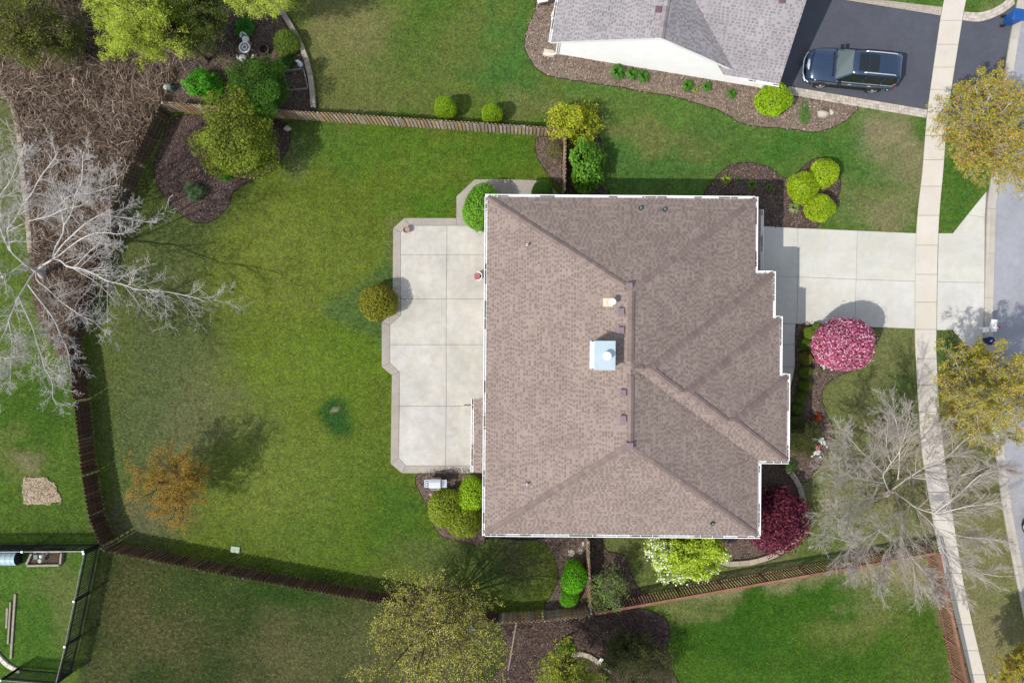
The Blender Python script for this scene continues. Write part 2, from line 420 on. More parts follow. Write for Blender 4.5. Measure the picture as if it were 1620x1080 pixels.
for px, py, rx, ry, rgb, d, a in [
    # back yard
    (250, 520, 90, 240, (78, 90, 50), 0.46, 0.85), (300, 330, 90, 60, (66, 84, 38), 0.36, 0.8), (240, 700, 70, 160, (74, 92, 48), 0.42, 0.8),  # left strip: greyer thin grass, plus edge darkening painted into its colour
    (330, 660, 80, 70, (92, 98, 62), 0.55, 0.7), (230, 820, 70, 40, (92, 94, 66), 0.5, 0.8), (470, 225, 90, 45, (76, 96, 44), 0.40, 0.8),
    (600, 230, 190, 40, (74, 112, 28), 0.26, 0.6), (800, 240, 60, 40, (70, 112, 26), 0.22, 0.6), (680, 320, 60, 30, (70, 112, 26), 0.2, 0.7),
    (420, 420, 70, 80, (112, 122, 42), 0.45, 0.6), (520, 430, 90, 60, (100, 116, 34), 0.42, 0.6), (470, 380, 70, 40, (98, 116, 34), 0.4, 0.5),
    (540, 560, 70, 60, (80, 114, 20), 0.26, 0.6), (470, 590, 90, 60, (100, 122, 32), 0.42, 0.6), (430, 760, 90, 70, (110, 126, 48), 0.44, 0.6),
    (520, 760, 60, 60, (88, 112, 34), 0.40, 0.6), (600, 860, 110, 60, (74, 106, 24), 0.26, 0.6), (460, 860, 90, 40, (84, 108, 36), 0.36, 0.6),
    (640, 800, 50, 60, (58, 96, 28), 0.22, 0.6), (590, 700, 60, 60, (84, 110, 30), 0.36, 0.5), (700, 880, 60, 30, (84, 96, 56), 0.42, 0.6),
    (800, 900, 90, 45, (66, 84, 38), 0.34, 0.9), (830, 880, 40, 25, (84, 84, 52), 0.4, 0.7), (460, 250, 40, 30, (104, 112, 66), 0.48, 0.6),
    # left neighbour
    (60, 640, 80, 50, (58, 92, 20), 0.25, 0.7), (30, 720, 50, 30, (104, 112, 52), 0.55, 0.5), (60, 720, 18, 14, (122, 110, 92), 0.8, 0.6), (100, 840, 60, 25, (60, 84, 26), 0.3, 0.6),
    (10, 250, 36, 90, (96, 104, 60), 0.45, 0.9), (90, 960, 30, 70, (104, 108, 60), 0.5, 0.6), (40, 990, 40, 60, (60, 98, 24), 0.2, 0.6),
    # below the yard
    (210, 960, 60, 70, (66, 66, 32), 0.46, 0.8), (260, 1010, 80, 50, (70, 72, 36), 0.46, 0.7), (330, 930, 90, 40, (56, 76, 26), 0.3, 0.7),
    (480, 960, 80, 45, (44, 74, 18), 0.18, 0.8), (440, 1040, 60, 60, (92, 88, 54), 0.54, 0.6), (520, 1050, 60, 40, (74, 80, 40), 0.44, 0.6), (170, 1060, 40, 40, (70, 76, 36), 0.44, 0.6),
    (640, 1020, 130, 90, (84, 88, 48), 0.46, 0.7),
    # upper lawn
    (540, 60, 70, 80, (122, 118, 72), 0.60, 0.75), (580, 130, 120, 60, (96, 108, 48), 0.46, 0.7), (560, 170, 80, 18, (110, 110, 62), 0.55, 0.6), (730, 60, 90, 60, (92, 108, 44), 0.45, 0.6),
    (690, 20, 50, 30, (64, 102, 28), 0.24, 0.6), (820, 60, 30, 90, (66, 112, 46), 0.22, 0.7), (790, 120, 50, 30, (64, 106, 44), 0.25, 0.7), (650, 90, 40, 40, (70, 100, 34), 0.3, 0.5),
    (850, 165, 40, 25, (112, 114, 66), 0.5, 0.6), (960, 165, 60, 20, (88, 104, 46), 0.36, 0.6), (1010, 205, 80, 18, (112, 112, 62), 0.54, 0.6), (1090, 235, 60, 20, (110, 110, 60), 0.52, 0.6),
    (1120, 200, 50, 20, (70, 102, 46), 0.3, 0.6), (1030, 260, 100, 25, (66, 104, 46), 0.25, 0.7), (1180, 240, 60, 25, (70, 108, 40), 0.28, 0.6), (1270, 230, 70, 20, (62, 108, 36), 0.2, 0.7),
    (1410, 210, 45, 40, (150, 141, 112), 0.8, 0.85), (1440, 260, 25, 70, (136, 130, 96), 0.66, 0.7), (1380, 310, 60, 40, (112, 118, 72), 0.5, 0.7), (1400, 350, 40, 25, (134, 128, 92), 0.66, 0.7), (1340, 250, 40, 40, (70, 110, 46), 0.24, 0.6),
    # front
    (1400, 590, 40, 70, (112, 116, 70), 0.58, 0.7), (1430, 620, 30, 50, (84, 108, 50), 0.36, 0.6), (1340, 640, 20, 40, (104, 112, 62), 0.52, 0.6), (1410, 750, 120, 90, (122, 118, 84), 0.64, 0.7),
    (1300, 850, 60, 40, (84, 106, 46), 0.36, 0.6), (1340, 800, 40, 60, (104, 112, 66), 0.5, 0.6), (1000, 860, 60, 20, (92, 100, 52), 0.45, 0.7), (1030, 900, 40, 30, (84, 100, 44), 0.4, 0.7), (1100, 925, 90, 14, (70, 104, 32), 0.3, 0.6),
    # lower right
    (1240, 925, 130, 17, (152, 144, 104), 0.84, 0.85), (1120, 960, 60, 16, (128, 124, 78), 0.6, 0.7), (1420, 910, 74, 42, (150, 142, 108), 0.84, 0.85), (1380, 980, 50, 30, (112, 116, 62), 0.52, 0.6),
    (1170, 1000, 70, 50, (48, 88, 16), 0.16, 0.8), (1290, 950, 70, 35, (52, 92, 18), 0.18, 0.7), (1310, 1060, 80, 30, (52, 88, 18), 0.2, 0.7), (1450, 1040, 40, 60, (78, 102, 34), 0.42, 0.6), (1330, 1010, 50, 30, (104, 112, 52), 0.48, 0.5),
    (1560, 1020, 44, 84, (146, 138, 104), 0.8, 0.8), (1570, 960, 40, 30, (96, 112, 52), 0.4, 0.6), (1550, 880, 40, 60, (128, 126, 86), 0.62, 0.6), (1520, 660, 25, 60, (104, 112, 64), 0.46, 0.6), (1500, 545, 30, 22, (62, 100, 40), 0.2, 0.8),
    (1520, 300, 25, 60, (68, 106, 34), 0.24, 0.8), (1570, 15, 30, 12, (112, 120, 72), 0.5, 0.7)]:
    blob(px, py, rx, ry, rgb, d, a, soft=1.1)
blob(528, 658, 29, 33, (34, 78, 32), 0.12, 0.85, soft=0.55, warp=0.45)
blob(528, 647, 5, 4, (150, 140, 120), 0.9, 0.9, soft=0.6, warp=0.1)
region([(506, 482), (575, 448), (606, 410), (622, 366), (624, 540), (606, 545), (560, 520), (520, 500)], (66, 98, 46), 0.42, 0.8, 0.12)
region([(612, 345), (640, 345), (622, 362), (622, 420), (612, 400)], (110, 116, 60), 0.5, 0.7, 0.1)
lawn_V = np.stack([gx.ravel(), gy.ravel(), np.zeros(gx.size)], 1)
ny, nx = gx.shape; ii = (np.arange(ny - 1)[:, None] * nx + np.arange(nx - 1)[None, :]).ravel()
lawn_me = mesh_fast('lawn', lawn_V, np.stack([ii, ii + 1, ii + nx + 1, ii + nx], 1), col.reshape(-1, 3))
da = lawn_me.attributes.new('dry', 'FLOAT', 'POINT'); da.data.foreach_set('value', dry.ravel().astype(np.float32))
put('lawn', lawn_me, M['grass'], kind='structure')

# ------------------------------------------------------------------ mulch beds, bare soil
CHIP_BEDS = []
LAWN_HOLES = []                        # px polygons without grass
def bed(pts, mat, z=0.012, closed_smooth=True, chips=None, name='mulch_bed'):
    px = smooth_line(pts, True, 8 if closed_smooth else 6)
    z = 0.008 + 0.003 * len(LAWN_HOLES)
    px = [p + Vector((math.sin(p.x * 1.7 + p.y * 2.3), math.cos(p.x * 2.1 - p.y * 1.3))) * 0.9 for p in px]
    m = MB(); m.sheet(GP(px), z); bo = m.build(name, M[mat], kind='structure')
    if name == 'mulch_bed' : m = MB(); m.sheet(inset(GP(px), -0.05), z - 0.0015); m.build('cut_edge', M['edge'], bo)
    LAWN_HOLES.append(px)
    if chips: CHIP_BEDS.append((px, chips, z))
MUL = [K(84, 68, 60), K(116, 98, 88), K(146, 126, 116), K(170, 152, 140)]
MULD = [K(60, 48, 46), K(92, 76, 72), K(122, 104, 98), K(156, 138, 130)]
MULP = [K(104, 88, 78), K(150, 130, 116), K(184, 164, 148), K(206, 188, 170)]
BRUSH_PX = [(-60, 40), (60, 20), (170, 10), (300, 0), (330, 20), (310, 90), (290, 140), (262, 165), (232, 210), (205, 270), (180, 340), (160, 400), (125, 500), (110, 545), (60, 520), (52, 420), (50, 320), (44, 240), (26, 180), (-2, 135), (-60, 120)]
bed([(-80, -60), (300, -60), (300, 60), (275, 172), (262, 172), (232, 240), (205, 300), (185, 355), (150, 440), (122, 520), (112, 560), (86, 552), (52, 470), (50, 330), (44, 240), (26, 178), (0, 140), (-80, 130)], 'brush_floor', 0.008, False, None, 'leaf_litter')
bed([(290, -40), (432, -40), (440, 10), (468, 60), (486, 100), (496, 140), (498, 176), (440, 178), (300, 170), (272, 170), (285, 100), (300, 40)], 'mulch', 0.012, False, MUL)
bed([(280, 186), (380, 186), (446, 194), (458, 212), (452, 240), (432, 268), (400, 285), (372, 300), (356, 332), (326, 352), (292, 342), (266, 318), (250, 292), (244, 262), (258, 222)], 'mulch_dark', 0.012, True, MULD)
bed([(848, 222), (870, 216), (893, 218), (894, 292), (880, 288), (862, 268), (850, 246)], 'mulch', 0.012, True, MUL)
bed([(897, 214), (940, 205), (952, 240), (948, 290), (962, 310), (896, 310)], 'mulch_dark', 0.012, True, MULD)
bed([(862, -30), (846, 20), (834, 48), (831, 76), (842, 100), (868, 120), (930, 130), (1000, 141), (1080, 156), (1140, 176), (1172, 194), (1210, 200), (1252, 204), (1290, 208), (1322, 200), (1344, 184), (1350, 168), (1252, 152), (1240, 138), (1205, 132), (900, 80), (930, -30)], 'mulch_pale', 0.012, False, MULP)
bed([(1118, 310), (1128, 288), (1146, 268), (1176, 259), (1212, 264), (1236, 280), (1254, 284), (1272, 262), (1298, 250), (1322, 262), (1328, 292), (1318, 330), (1300, 348), (1284, 359), (1206, 356), (1190, 310)], 'mulch_dark', 0.012, False, MUL)
bed([(1261, 514), (1300, 514), (1330, 530), (1350, 580), (1320, 596), (1306, 608), (1300, 626), (1304, 650), (1314, 668), (1318, 690), (1310, 712), (1294, 738), (1272, 762), (1250, 750), (1230, 735), (1242, 640), (1259, 590)], 'mulch', 0.012, False, MUL)
bed([(1180, 730), (1246, 738), (1262, 764), (1272, 800), (1268, 832), (1252, 860), (1230, 880), (1200, 890), (1150, 892), (1120, 884), (1110, 840)], 'mulch', 0.012, False, MUL)
bed([(764, 846), (840, 852), (866, 862), (880, 884), (884, 912), (876, 936), (864, 962), (934, 962), (936, 846)], 'mulch', 0.012, False, MUL)
bed([(938, 846), (950, 852), (960, 872), (986, 878), (996, 904), (1010, 932), (1030, 950), (944, 968), (934, 960)], 'mulch', 0.012, False, MUL)
bed([(796, 982), (860, 980), (936, 968), (1000, 962), (1044, 974), (1058, 996), (1054, 1024), (1062, 1060), (1070, 1130), (770, 1130), (800, 1040)], 'mulch_dark', 0.012, False, MULD)
bed([(662, 749), (768, 749), (768, 852), (736, 856), (700, 846), (682, 820), (676, 800)], 'mulch', 0.012, False, MUL)
bed([(38, 756), (44, 754.5), (60, 755), (74, 755), (78, 760), (88, 765), (91, 776), (97, 785), (96, 793), (82, 795), (80, 798), (60, 797), (40, 797), (38, 790), (36, 772)], 'sand', 0.012, False, [K(190, 168, 136), K(226, 206, 180), K(150, 128, 100)], 'bare_patch')
# wood chips scattered over the beds
pts = []; cc = []
for px, pal, z in CHIP_BEDS:
    g = GP(px); xs = [p.x for p in g]; ys = [p.y for p in g]; A = (max(xs) - min(xs)) * (max(ys) - min(ys)); n = int(A * 190)
    X = RNG.uniform(min(xs), max(xs), n); Y = RNG.uniform(min(ys), max(ys), n); k = pip_np(X + RNG.normal(size=n) * 0.07, Y + RNG.normal(size=n) * 0.07, g)      # a few chips spill on to the turf
    pts.append(np.stack([X[k], Y[k], np.full(k.sum(), z)], 1)); cc.append(np.array(pal)[RNG.integers(0, len(pal), k.sum())])
P0 = np.concatenate(pts); CC = np.concatenate(cc) * RNG.uniform(0.7, 1.25, (len(P0), 1)); n = len(P0)
ang = RNG.uniform(0, 2 * math.pi, n); L = RNG.uniform(0.02, 0.075, n); W = RNG.uniform(0.01, 0.03, n); tilt = RNG.uniform(-0.5, 0.5, n)
ax = np.stack([np.cos(ang), np.sin(ang), tilt], 1) * L[:, None]; ay = np.stack([-np.sin(ang), np.cos(ang), RNG.uniform(-0.6, 0.6, n)], 1) * W[:, None]
P0 = P0 + np.stack([np.zeros(n), np.zeros(n), 0.015 + np.abs(tilt) * L], 1)
V = np.stack([P0 - ax, P0 + ay, P0 + ax, P0 - ay], 1).reshape(-1, 3)
put('mulch_chips', mesh_fast('mulch_chips', V, np.arange(n * 4).reshape(-1, 4), np.repeat(CC, 4, 0)), M['chip'], kind='stuff')

# ------------------------------------------------------------------ paving
def slab_set(name, mat, cells, z0, z1, gap=0.010, bedding=None, piece='slab', tint=0.02):
    root = MB(); root.sheet(bedding if bedding else GP(cells[0]), z0); o = root.build(name, M['joint'], kind='structure')
    for c in cells:
        m = MB(); m.prism(inset(GP(c), gap), z0 - 0.04, z1); v = 1 + RNG.uniform(-tint, tint)
        m.build(piece, M[mat], o, color=(v, v * RNG.uniform(0.985, 1.0), v * RNG.uniform(0.96, 1.0)))
    return o
# patio: concrete slabs between joints, border of exposed aggregate
xl = 634
slab_set('patio', 'patio', [
    [(648, 357), (707, 357), (707, 403), (634, 403), (634, 368)], [(707, 357), (790, 357), (790, 403), (707, 403)],
    [(634, 403), (707, 403), (706, 473), (634, 473)], [(707, 403), (790, 403), (790, 473), (706, 473)],
    [(634, 473), (706, 473), (706, 545), (617, 545), (617, 514), (634, 499)], [(706, 473), (790, 473), (790, 545), (706, 545)],
    [(617, 545), (706, 545), (706, 642), (632, 642), (632, 588), (617, 574)], [(706, 545), (790, 545), (790, 642), (706, 642)],
    [(632, 642), (706, 642), (705, 736), (642, 736), (631, 724)], [(706, 642), (790, 642), (790, 736), (705, 736)]],
    0.02, 0.05, 0.010, GP([(648, 357), (790, 357), (790, 736), (642, 736), (631, 724), (632, 588), (617, 574), (617, 514), (634, 499), (634, 368)]))
agg = MB(); aggp = []
outer = [(722, 345), (640, 345), (622, 361), (621, 494), (604, 510), (604, 580), (620, 593), (618, 733), (636, 748), (705, 748), (770, 748)]
inner = [(722, 357), (648, 357), (634, 368), (634, 499), (617, 514), (617, 574), (632, 588), (631, 724), (642, 736), (705, 736), (770, 736)]
for i in range(len(outer) - 1): aggp.append([outer[i], outer[i + 1], inner[i + 1], inner[i]])
aggp += [[(722, 345), (722, 311), (751, 284), (808, 284), (808, 320), (770, 357), (722, 357)], [(808, 284), (866, 286), (886, 312), (808, 320)]]
slab_set('patio_border', 'aggregate', aggp, -0.02, 0.047, 0.008, GP(outer + inner[::-1]), tint=0.06)
for q in outer: pass
LAWN_HOLES.append([Vector(p) for p in [(640, 345), (722, 345), (722, 311), (751, 284), (866, 286), (886, 312), (790, 330), (790, 748), (636, 748), (618, 733), (620, 593), (604, 580), (604, 510), (621, 494), (622, 361)]])
st = MB(); st.prism(GP([(733, 641), (752, 641), (752, 706), (733, 706)]), 0.03, 0.20, True); st.prism(GP([(745, 654), (752, 654), (752, 706), (745, 706)]), 0.2, 0.36, True); st.build('patio_step', M['patio'], kind='structure')

# sidewalk slabs
SL = smooth_line([(1520, -140), (1493, 0), (1486, 38), (1467, 175), (1459, 268), (1449, 369), (1447, 523), (1448, 560), (1453, 649), (1459, 722), (1473, 810), (1488, 886), (1504, 947), (1536, 1078), (1575, 1230)])
SR = smooth_line([(1556, -140), (1528, 0), (1521, 38), (1500, 175), (1492, 268), (1484, 369), (1481, 523), (1481, 560), (1486, 649), (1494, 722), (1506, 810), (1518, 886), (1529, 947), (1560, 1078), (1600, 1230)])
def at_y(line, y):
    for a, b in zip(line[:-1], line[1:]):
        if a.y <= y <= b.y: t = (y - a.y) / (b.y - a.y); return a.lerp(b, t)
ys = [-130, -88, -45, -4, 33, 71, 107, 142, 177, 215, 253, 295, 341, 388, 434, 478, 521, 567, 609, 651, 693, 735, 778, 822, 864, 906, 948, 987, 1028, 1066, 1106, 1150, 1200]
cells = []
for y0, y1 in zip(ys[:-1], ys[1:]):
    n = 3; l_ = [at_y(SL, y0 + (y1 - y0) * i / n) for i in range(n + 1)]; r_ = [at_y(SR, y0 + (y1 - y0) * i / n) for i in range(n + 1)]
    cells.append(l_ + r_[::-1])
slab_set('sidewalk', 'walk', cells, 0.01, 0.04, 0.012, GP(SL + SR[::-1]), tint=0.025)
LAWN_HOLES.append(SL + SR[::-1])
# driveway and apron slabs
Lx = lambda y: at_y(SL, y).x
Rx = lambda y: at_y(SR, y).x
slab_set('driveway', 'concrete', [
    [(1195, 357), (1262, 361), (1262, 438), (1195, 436)], [(1262, 361), (1356, 365), (1354, 442), (1262, 438)], [(1356, 365), (Lx(369), 369), (Lx(445), 445), (1354, 442)],
    [(1195, 436), (1262, 438), (1260, 512), (1195, 510)], [(1262, 438), (1354, 442), (1352, 516), (1260, 512)], [(1354, 442), (Lx(445), 445), (Lx(520), 520), (1352, 516)]],
    0.008, 0.032, 0.010, GP([(1195, 357), (1449, 369), (1447, 520), (1195, 510)]))
slab_set('front_walk', 'concrete', [[(1225, 512), (1258, 512), (1257, 545), (1225, 545)], [(1225, 545), (1257, 545), (1257, 580), (1225, 580)], [(1225, 580), (1257, 580), (1250, 615), (1232, 640), (1225, 640)]], 0.016, 0.042, 0.012, GP([(1225, 512), (1258, 512), (1257, 580), (1240, 620), (1225, 620)]))
slab_set('driveway_apron', 'concrete', [
    [(Rx(369) + .6, 369), (1507, 369), (1530, 340), (1557.5, 344), (1557, 447), (Rx(447) + .6, 446)], [(1530, 340), (1560, 303), (1557.5, 344)],
    [(Rx(447) + .6, 446), (1557, 447), (1555.5, 523), (1555.5, 566), (1528, 546), (1507, 522), (Rx(522) + .6, 522)]], 0.008, 0.030, 0.010, GP([(1484, 369), (1507, 369), (1562, 303), (1557, 566), (1507, 522), (1482, 522)]))
for q in ([(1195, 357), (1449, 369), (1447, 520), (1195, 512)], [(1484, 369), (1507, 369), (1562, 303), (1557, 566), (1528, 546), (1507, 522), (1482, 522)], [(1225, 512), (1258, 512), (1257, 580), (1240, 620), (1225, 620)]): LAWN_HOLES.append([Vector(p) for p in q])
# kerb and gutter
KL = smooth_line([(1640, -140), (1609, 0), (1600, 44), (1593, 85), (1577, 190), (1566, 285), (1561, 330), (1557.5, 447), (1556, 523), (1559, 600), (1565, 660), (1574, 715), (1586, 806), (1606, 911), (1622, 990), (1645, 1080), (1690, 1240)])
def offset_line(line, d):
    out = []
    for i, p in enumerate(line):
        t = (line[min(i + 1, len(line) - 1)] - line[max(i - 1, 0)]).normalized(); out.append(p + Vector((t.y, -t.x)) * d * -1 if False else p + Vector((-t.y, t.x)) * -d)
    return out
def strip_cells(line, w0, w1, step):
    a, b = offset_line(line, w0), offset_line(line, w1); acc = 0; cut = [0]
    for i in range(1, len(line)):
        acc += (line[i] - line[i - 1]).length
        if acc > step: cut.append(i); acc = 0
    cut.append(len(line) - 1)
    return [a[i:j + 1] + b[i:j + 1][::-1] for i, j in zip(cut[:-1], cut[1:]) if j > i]
kd = smooth_line(KL, False, 3)
cells = strip_cells(kd, 0, 4.6, 66)
ko = slab_set('kerb', 'kerb', cells, 0.0, 0.10, 0.006, GP(offset_line(kd, 0) + offset_line(kd, 15)[::-1]), piece='kerb_stone', tint=0.06)
for c in strip_cells(kd, 4.9, 14.5, 66):
    m = MB(); m.prism(inset(GP(c), 0.006), -0.04, 0.018); v = 1 + RNG.uniform(-.06, .06); m.build('gutter_pan', M['kerb'], ko, color=(v, v, v * .98))
rd = MB(); rd.sheet(GP(offset_line(kd, 14.6) + [(2200, 1240), (2200, -140)]), 0.006); rd.build('road', M['road'], kind='structure')
LAWN_HOLES.append(offset_line(kd, 0) + [Vector((2200, 1240)), Vector((2200, -140))])
# neighbour's asphalt drive with paver borders
ad = MB(); ad.sheet(GP([(1180, -60), (1330, -60), (1334, 0), (Lx(25), 25), (Lx(175), 174), (1240, 136), (1190, 60)]), 0.014); ad.build('asphalt_driveway', M['asphalt'], kind='structure')
ad = MB(); ad.sheet(GP([(Rx(33), 33), (1545, 35), (1568, 30), (1588, 20), (1604, 8), (1599, 44), (1592, 85), (1580, 170), (1520, 184), (Rx(180), 180)]), 0.014); ad.build('asphalt_apron', M['asphalt'], kind='structure')
for q in ([(1180, -60), (1400, -60), (1400, 0), (Lx(8), 10), (Lx(190), 190), (1240, 152), (1190, 60)], [(Rx(18), 18), (1545, 20), (1604, -8), (1599, 44), (1580, 170), (1520, 184), (Rx(180), 180)]): LAWN_HOLES.append([Vector(p) for p in q])
def paver_strip(name, line_a, line_b, size=0.165, pal=None):
    """Square pavers laid in rows between two px lines of equal point count: all joined, far too many to pick out."""
    m = MB(); la, lb = GP(line_a), GP(line_b)
    rows = max(2, round((la[0] - lb[0]).length / size)); L_ = length(la); n = int(L_ / size)
    bs = MB(); bs.sheet(la + lb[::-1], 0.016); bo = bs.build(name, M['joint'], kind='structure')
    LB = length(lb)
    for i in range(n):
        for j in range(rows):
            q = []
            for (u, v) in ((i, j), (i + 1, j), (i + 1, j + 1), (i, j + 1)):
                a, _ = at_len(la, u / n * L_ * 0.9999); b, _ = at_len(lb, u / n * LB * 0.9999); q.append(a.lerp(b, v / rows))
            c = pal[RNG.integers(0, len(pal))]; f = RNG.uniform(0.9, 1.1); m.col = tuple(x * f for x in c)
            m.prism(inset(q, 0.006), 0.0, 0.04 + RNG.uniform(-.003, .003))
    m.build('pavers', M['paver'], bo, kind='stuff', attr=True)
PAV = [K(222, 212, 196), K(212, 200, 184), K(226, 214, 202), K(206, 190, 176)]
paver_strip('paver_border', [(1247, 137), (Lx(176) - 0.6, 174)], [(1249, 151), (Lx(187) - 0.6, 187)], pal=PAV)
paver_strip('paver_border', [(1330, -12), (1334, 0), (Lx(26) - 0.6, 25)], [(1384, -14), (1390, 0), (Lx(12) - 0.6, 12)], pal=PAV)
paver_strip('paver_border', smooth_line([(Rx(33) + 0.6, 32.5), (1545, 35), (1566, 30.5), (1588, 20), (1605, 7)]), smooth_line([(Rx(20) + 0.6, 19), (1545, 20.5), (1562, 17.5), (1582, 8), (1602, -8)]), pal=PAV)

# ------------------------------------------------------------------ roofs
def clip_rect(poly, u0, u1, v0, v1):
    def cl(ps, inside, cross):
        out = []
        for i in range(len(ps)):
            a, b = ps[i - 1], ps[i]; ia, ib = inside(a), inside(b)
            if ib:
                if not ia: out.append(cross(a, b))
                out.append(b)
            elif ia: out.append(cross(a, b))
        return out
    for ax, lim, sg in ((0, u0, 1), (0, u1, -1), (1, v0, 1), (1, v1, -1)):
        if len(poly) < 3: return []
        poly = cl(poly, lambda p: sg * (p[ax] - lim) >= 0, lambda a, b: tuple(a[k] + (b[k] - a[k]) * (lim - a[ax]) / (b[ax] - a[ax]) for k in (0, 1)))
    return poly
def shingle_plane(mb, poly, eave_dir, pal, expo=0.15, R=None):
    """Courses of laminated shingles on the plane polygon: a base course of segments, raised tabs on it, each a shallow slab."""
    R = R or random.Random(len(mb.v) + 3)
    o = Vector(poly[0]); nrm = Vector((0, 0, 0))
    for i in range(len(poly)):
        a, b = Vector(poly[i]), Vector(poly[(i + 1) % len(poly)]); nrm += (a - o).cross(b - o)
    nrm.normalize()
    if nrm.z < 0: nrm.negate()
    u = Vector(eave_dir); u = (u - nrm * u.dot(nrm)).normalized(); v = nrm.cross(u)
    if v.z < 0: v.negate(); u.negate()
    pl = [((Vector(p) - o).dot(u), (Vector(p) - o).dot(v)) for p in poly]
    u0, u1 = min(p[0] for p in pl), max(p[0] for p in pl); v0, v1 = min(p[1] for p in pl), max(p[1] for p in pl)
    def emit(ua, ub, va, vb, hlo, hhi, col, skirt):
        q = clip_rect(pl, ua, ub, va, vb)
        if len(q) < 3: return
        hh = lambda p: hlo + (hhi - hlo) * (p[1] - va) / max(vb - va, 1e-6)
        top = [o + u * p[0] + v * p[1] + nrm * hh(p) for p in q]; n = len(q); mb.col = col
        if skirt:
            bot = [o + u * p[0] + v * p[1] for p in q]
            mb.add(top + bot, [tuple(range(n))] + [(i, n + i, n + (i + 1) % n, (i + 1) % n) for i in range(n)])
        else: mb.add(top, [tuple(range(n))])
    vv = v0
    while vv < v1:
        x = u0 - R.uniform(0, 0.5)
        while x < u1:                  # base layer
            w = R.uniform(0.5, 1.1); f = R.uniform(0.97, 1.03); c = pal[R.randrange(len(pal))]; c = tuple((0.8 * a + 0.2 * b) * 1.06 for a, b in zip(pal[0], c))
            emit(x, x + w, vv, vv + expo, 0.009, 0.003, tuple(q * f for q in c), True); x += w
        x = u0 - R.uniform(0, 0.5)
        while x < u1:                  # laminated tabs
            w = R.choice((0.11, 0.13, 0.15, 0.17, 0.28)); f = R.choice((0.70, 0.73, 0.76, 0.80, 0.85, 1.08)) * R.uniform(0.97, 1.03); c = pal[R.randrange(len(pal))]; c = tuple(0.75 * a + 0.25 * b for a, b in zip(pal[0], c))
            emit(x, x + w, vv + 0.002, vv + expo * 0.72, 0.019, 0.012, tuple(q * f for q in c), True); x += w + R.choice((0.08, 0.10, 0.12))
        vv += expo
def fan(name, polys, mat, parent):
    m = MB()
    for p in polys: m.poly(p)
    return m.build(name, mat, parent)
def caps(parent, A, B, zl, zr, pal, w=0.30, step=0.27):
    """Cap shingles along a hip or ridge from A up to B; zl/zr give the height of the slopes on either side."""
    A, B = Vector(A), Vector(B); d = B - A; n = max(1, int(d.length / step)); t = d.normalized(); t2 = Vector((t.x, t.y, 0)).normalized(); s = Vector((-t2.y, t2.x, 0))
    hw = w / 2
    def prof(p, lift, sc):
        l_ = p + s * hw * sc; r_ = p - s * hw * sc; zc = min(zl(p.x, p.y), zr(p.x, p.y)) + lift + 0.05
        return [Vector((l_.x, l_.y, min(zc, zl(l_.x, l_.y) + lift + 0.04))), Vector((p.x, p.y, zc)), Vector((r_.x, r_.y, min(zc, zr(r_.x, r_.y) + lift + 0.04)))]
    p0 = A; p1 = A + t * step * 1.04
    a = [q - A for q in prof(p0, 0.028, 1.0)]; b = [q - A for q in prof(p1, 0.010, 0.96)]
    lo = [q - Vector((0, 0, 0.06)) for q in a]
    me = bpy.data.meshes.new('ridge_cap'); me.from_pydata([tuple(q) for q in a + b + lo], [], [(0, 1, 4, 3), (1, 2, 5, 4), (6, 7, 1, 0), (7, 8, 2, 1), (0, 3, 6), (2, 8, 5)])
    for i in range(n):
        o = put('ridge_cap', me, M['cap'], parent); o.location = A + d * (i / n) - root_of(parent)
        c = pal[random.randrange(len(pal))]; f = random.choice((0.90, 0.94, 0.97, 1.0)) * random.uniform(0.98, 1.02); o.color = (c[0] * f, c[1] * f, c[2] * f, 1)
def gutter(parent, A, B, out, z, w=0.15, hang=0.62):
    """White trough on the eave from A to B (world xy), its hangers joined to it."""
    A, B, out = Vector((A[0], A[1], 0)), Vector((B[0], B[1], 0)), Vector((out[0], out[1], 0)).normalized(); d = (B - A); t = d.normalized()
    prof = [(0.0, 0.0), (0.0, -0.11), (0.018, -0.11), (w - 0.03, -0.115), (w, -0.055), (w, 0.012), (w - 0.034, 0.012), (w - 0.034, -0.006), (w - 0.014, -0.05), (w - 0.04, -0.095), (0.02, -0.09), (0.02, 0.0)]
    m = MB(); pa = [A + out * u + Vector((0, 0, z + h)) for u, h in prof]; pb = [p + d for p in pa]; n = len(prof)
    m.add(pa + pb, [(i, (i + 1) % n, n + (i + 1) % n, n + i) for i in range(n)] + [tuple(range(n - 1, -1, -1)), tuple(range(n, 2 * n))])
    g = m.build('gutter', M['white'], parent)
    h = MB(); L_ = d.length; k = max(1, int(L_ / hang))
    for i in range(k + 1):
        p = A + t * (L_ * (i + 0.5 * (i == 0) - 0.5 * (i == k)) / max(k, 1)) if k else A
        if random.random() < 0.85: h.box(p + out * (w * 0.45) + Vector((0, 0, z + 0.006)), (w * 0.72, 0.03, 0.008), math.atan2(out.y, out.x))
    if h.v: h.build('gutter_hanger', M['white'], g)
    q, db = random.uniform(0, 0.8), MB()                     # leaf litter lying in stretches of the trough
    while q < L_ - 0.3:
        e = min(L_ - 0.05, q + random.uniform(0.3, 1.6)); p = A + t * (q + e) / 2 + out * 0.062 + Vector((0, 0, z - 0.055)); db.box(p, (e - q, 0.085, 0.03), math.atan2(t.y, t.x)); q = e + random.uniform(0.8, 3.5)
    if db.v: db.build('gutter_litter', M['litter'], g, kind='stuff')
    return g

ROOFPAL = [K(166, 148, 138), K(156, 138, 130), K(172, 154, 142), K(148, 130, 124), K(176, 159, 145), K(162, 145, 138)]
CAPPAL = [K(152, 133, 126), K(147, 128, 122), K(158, 139, 131), K(150, 131, 125)]

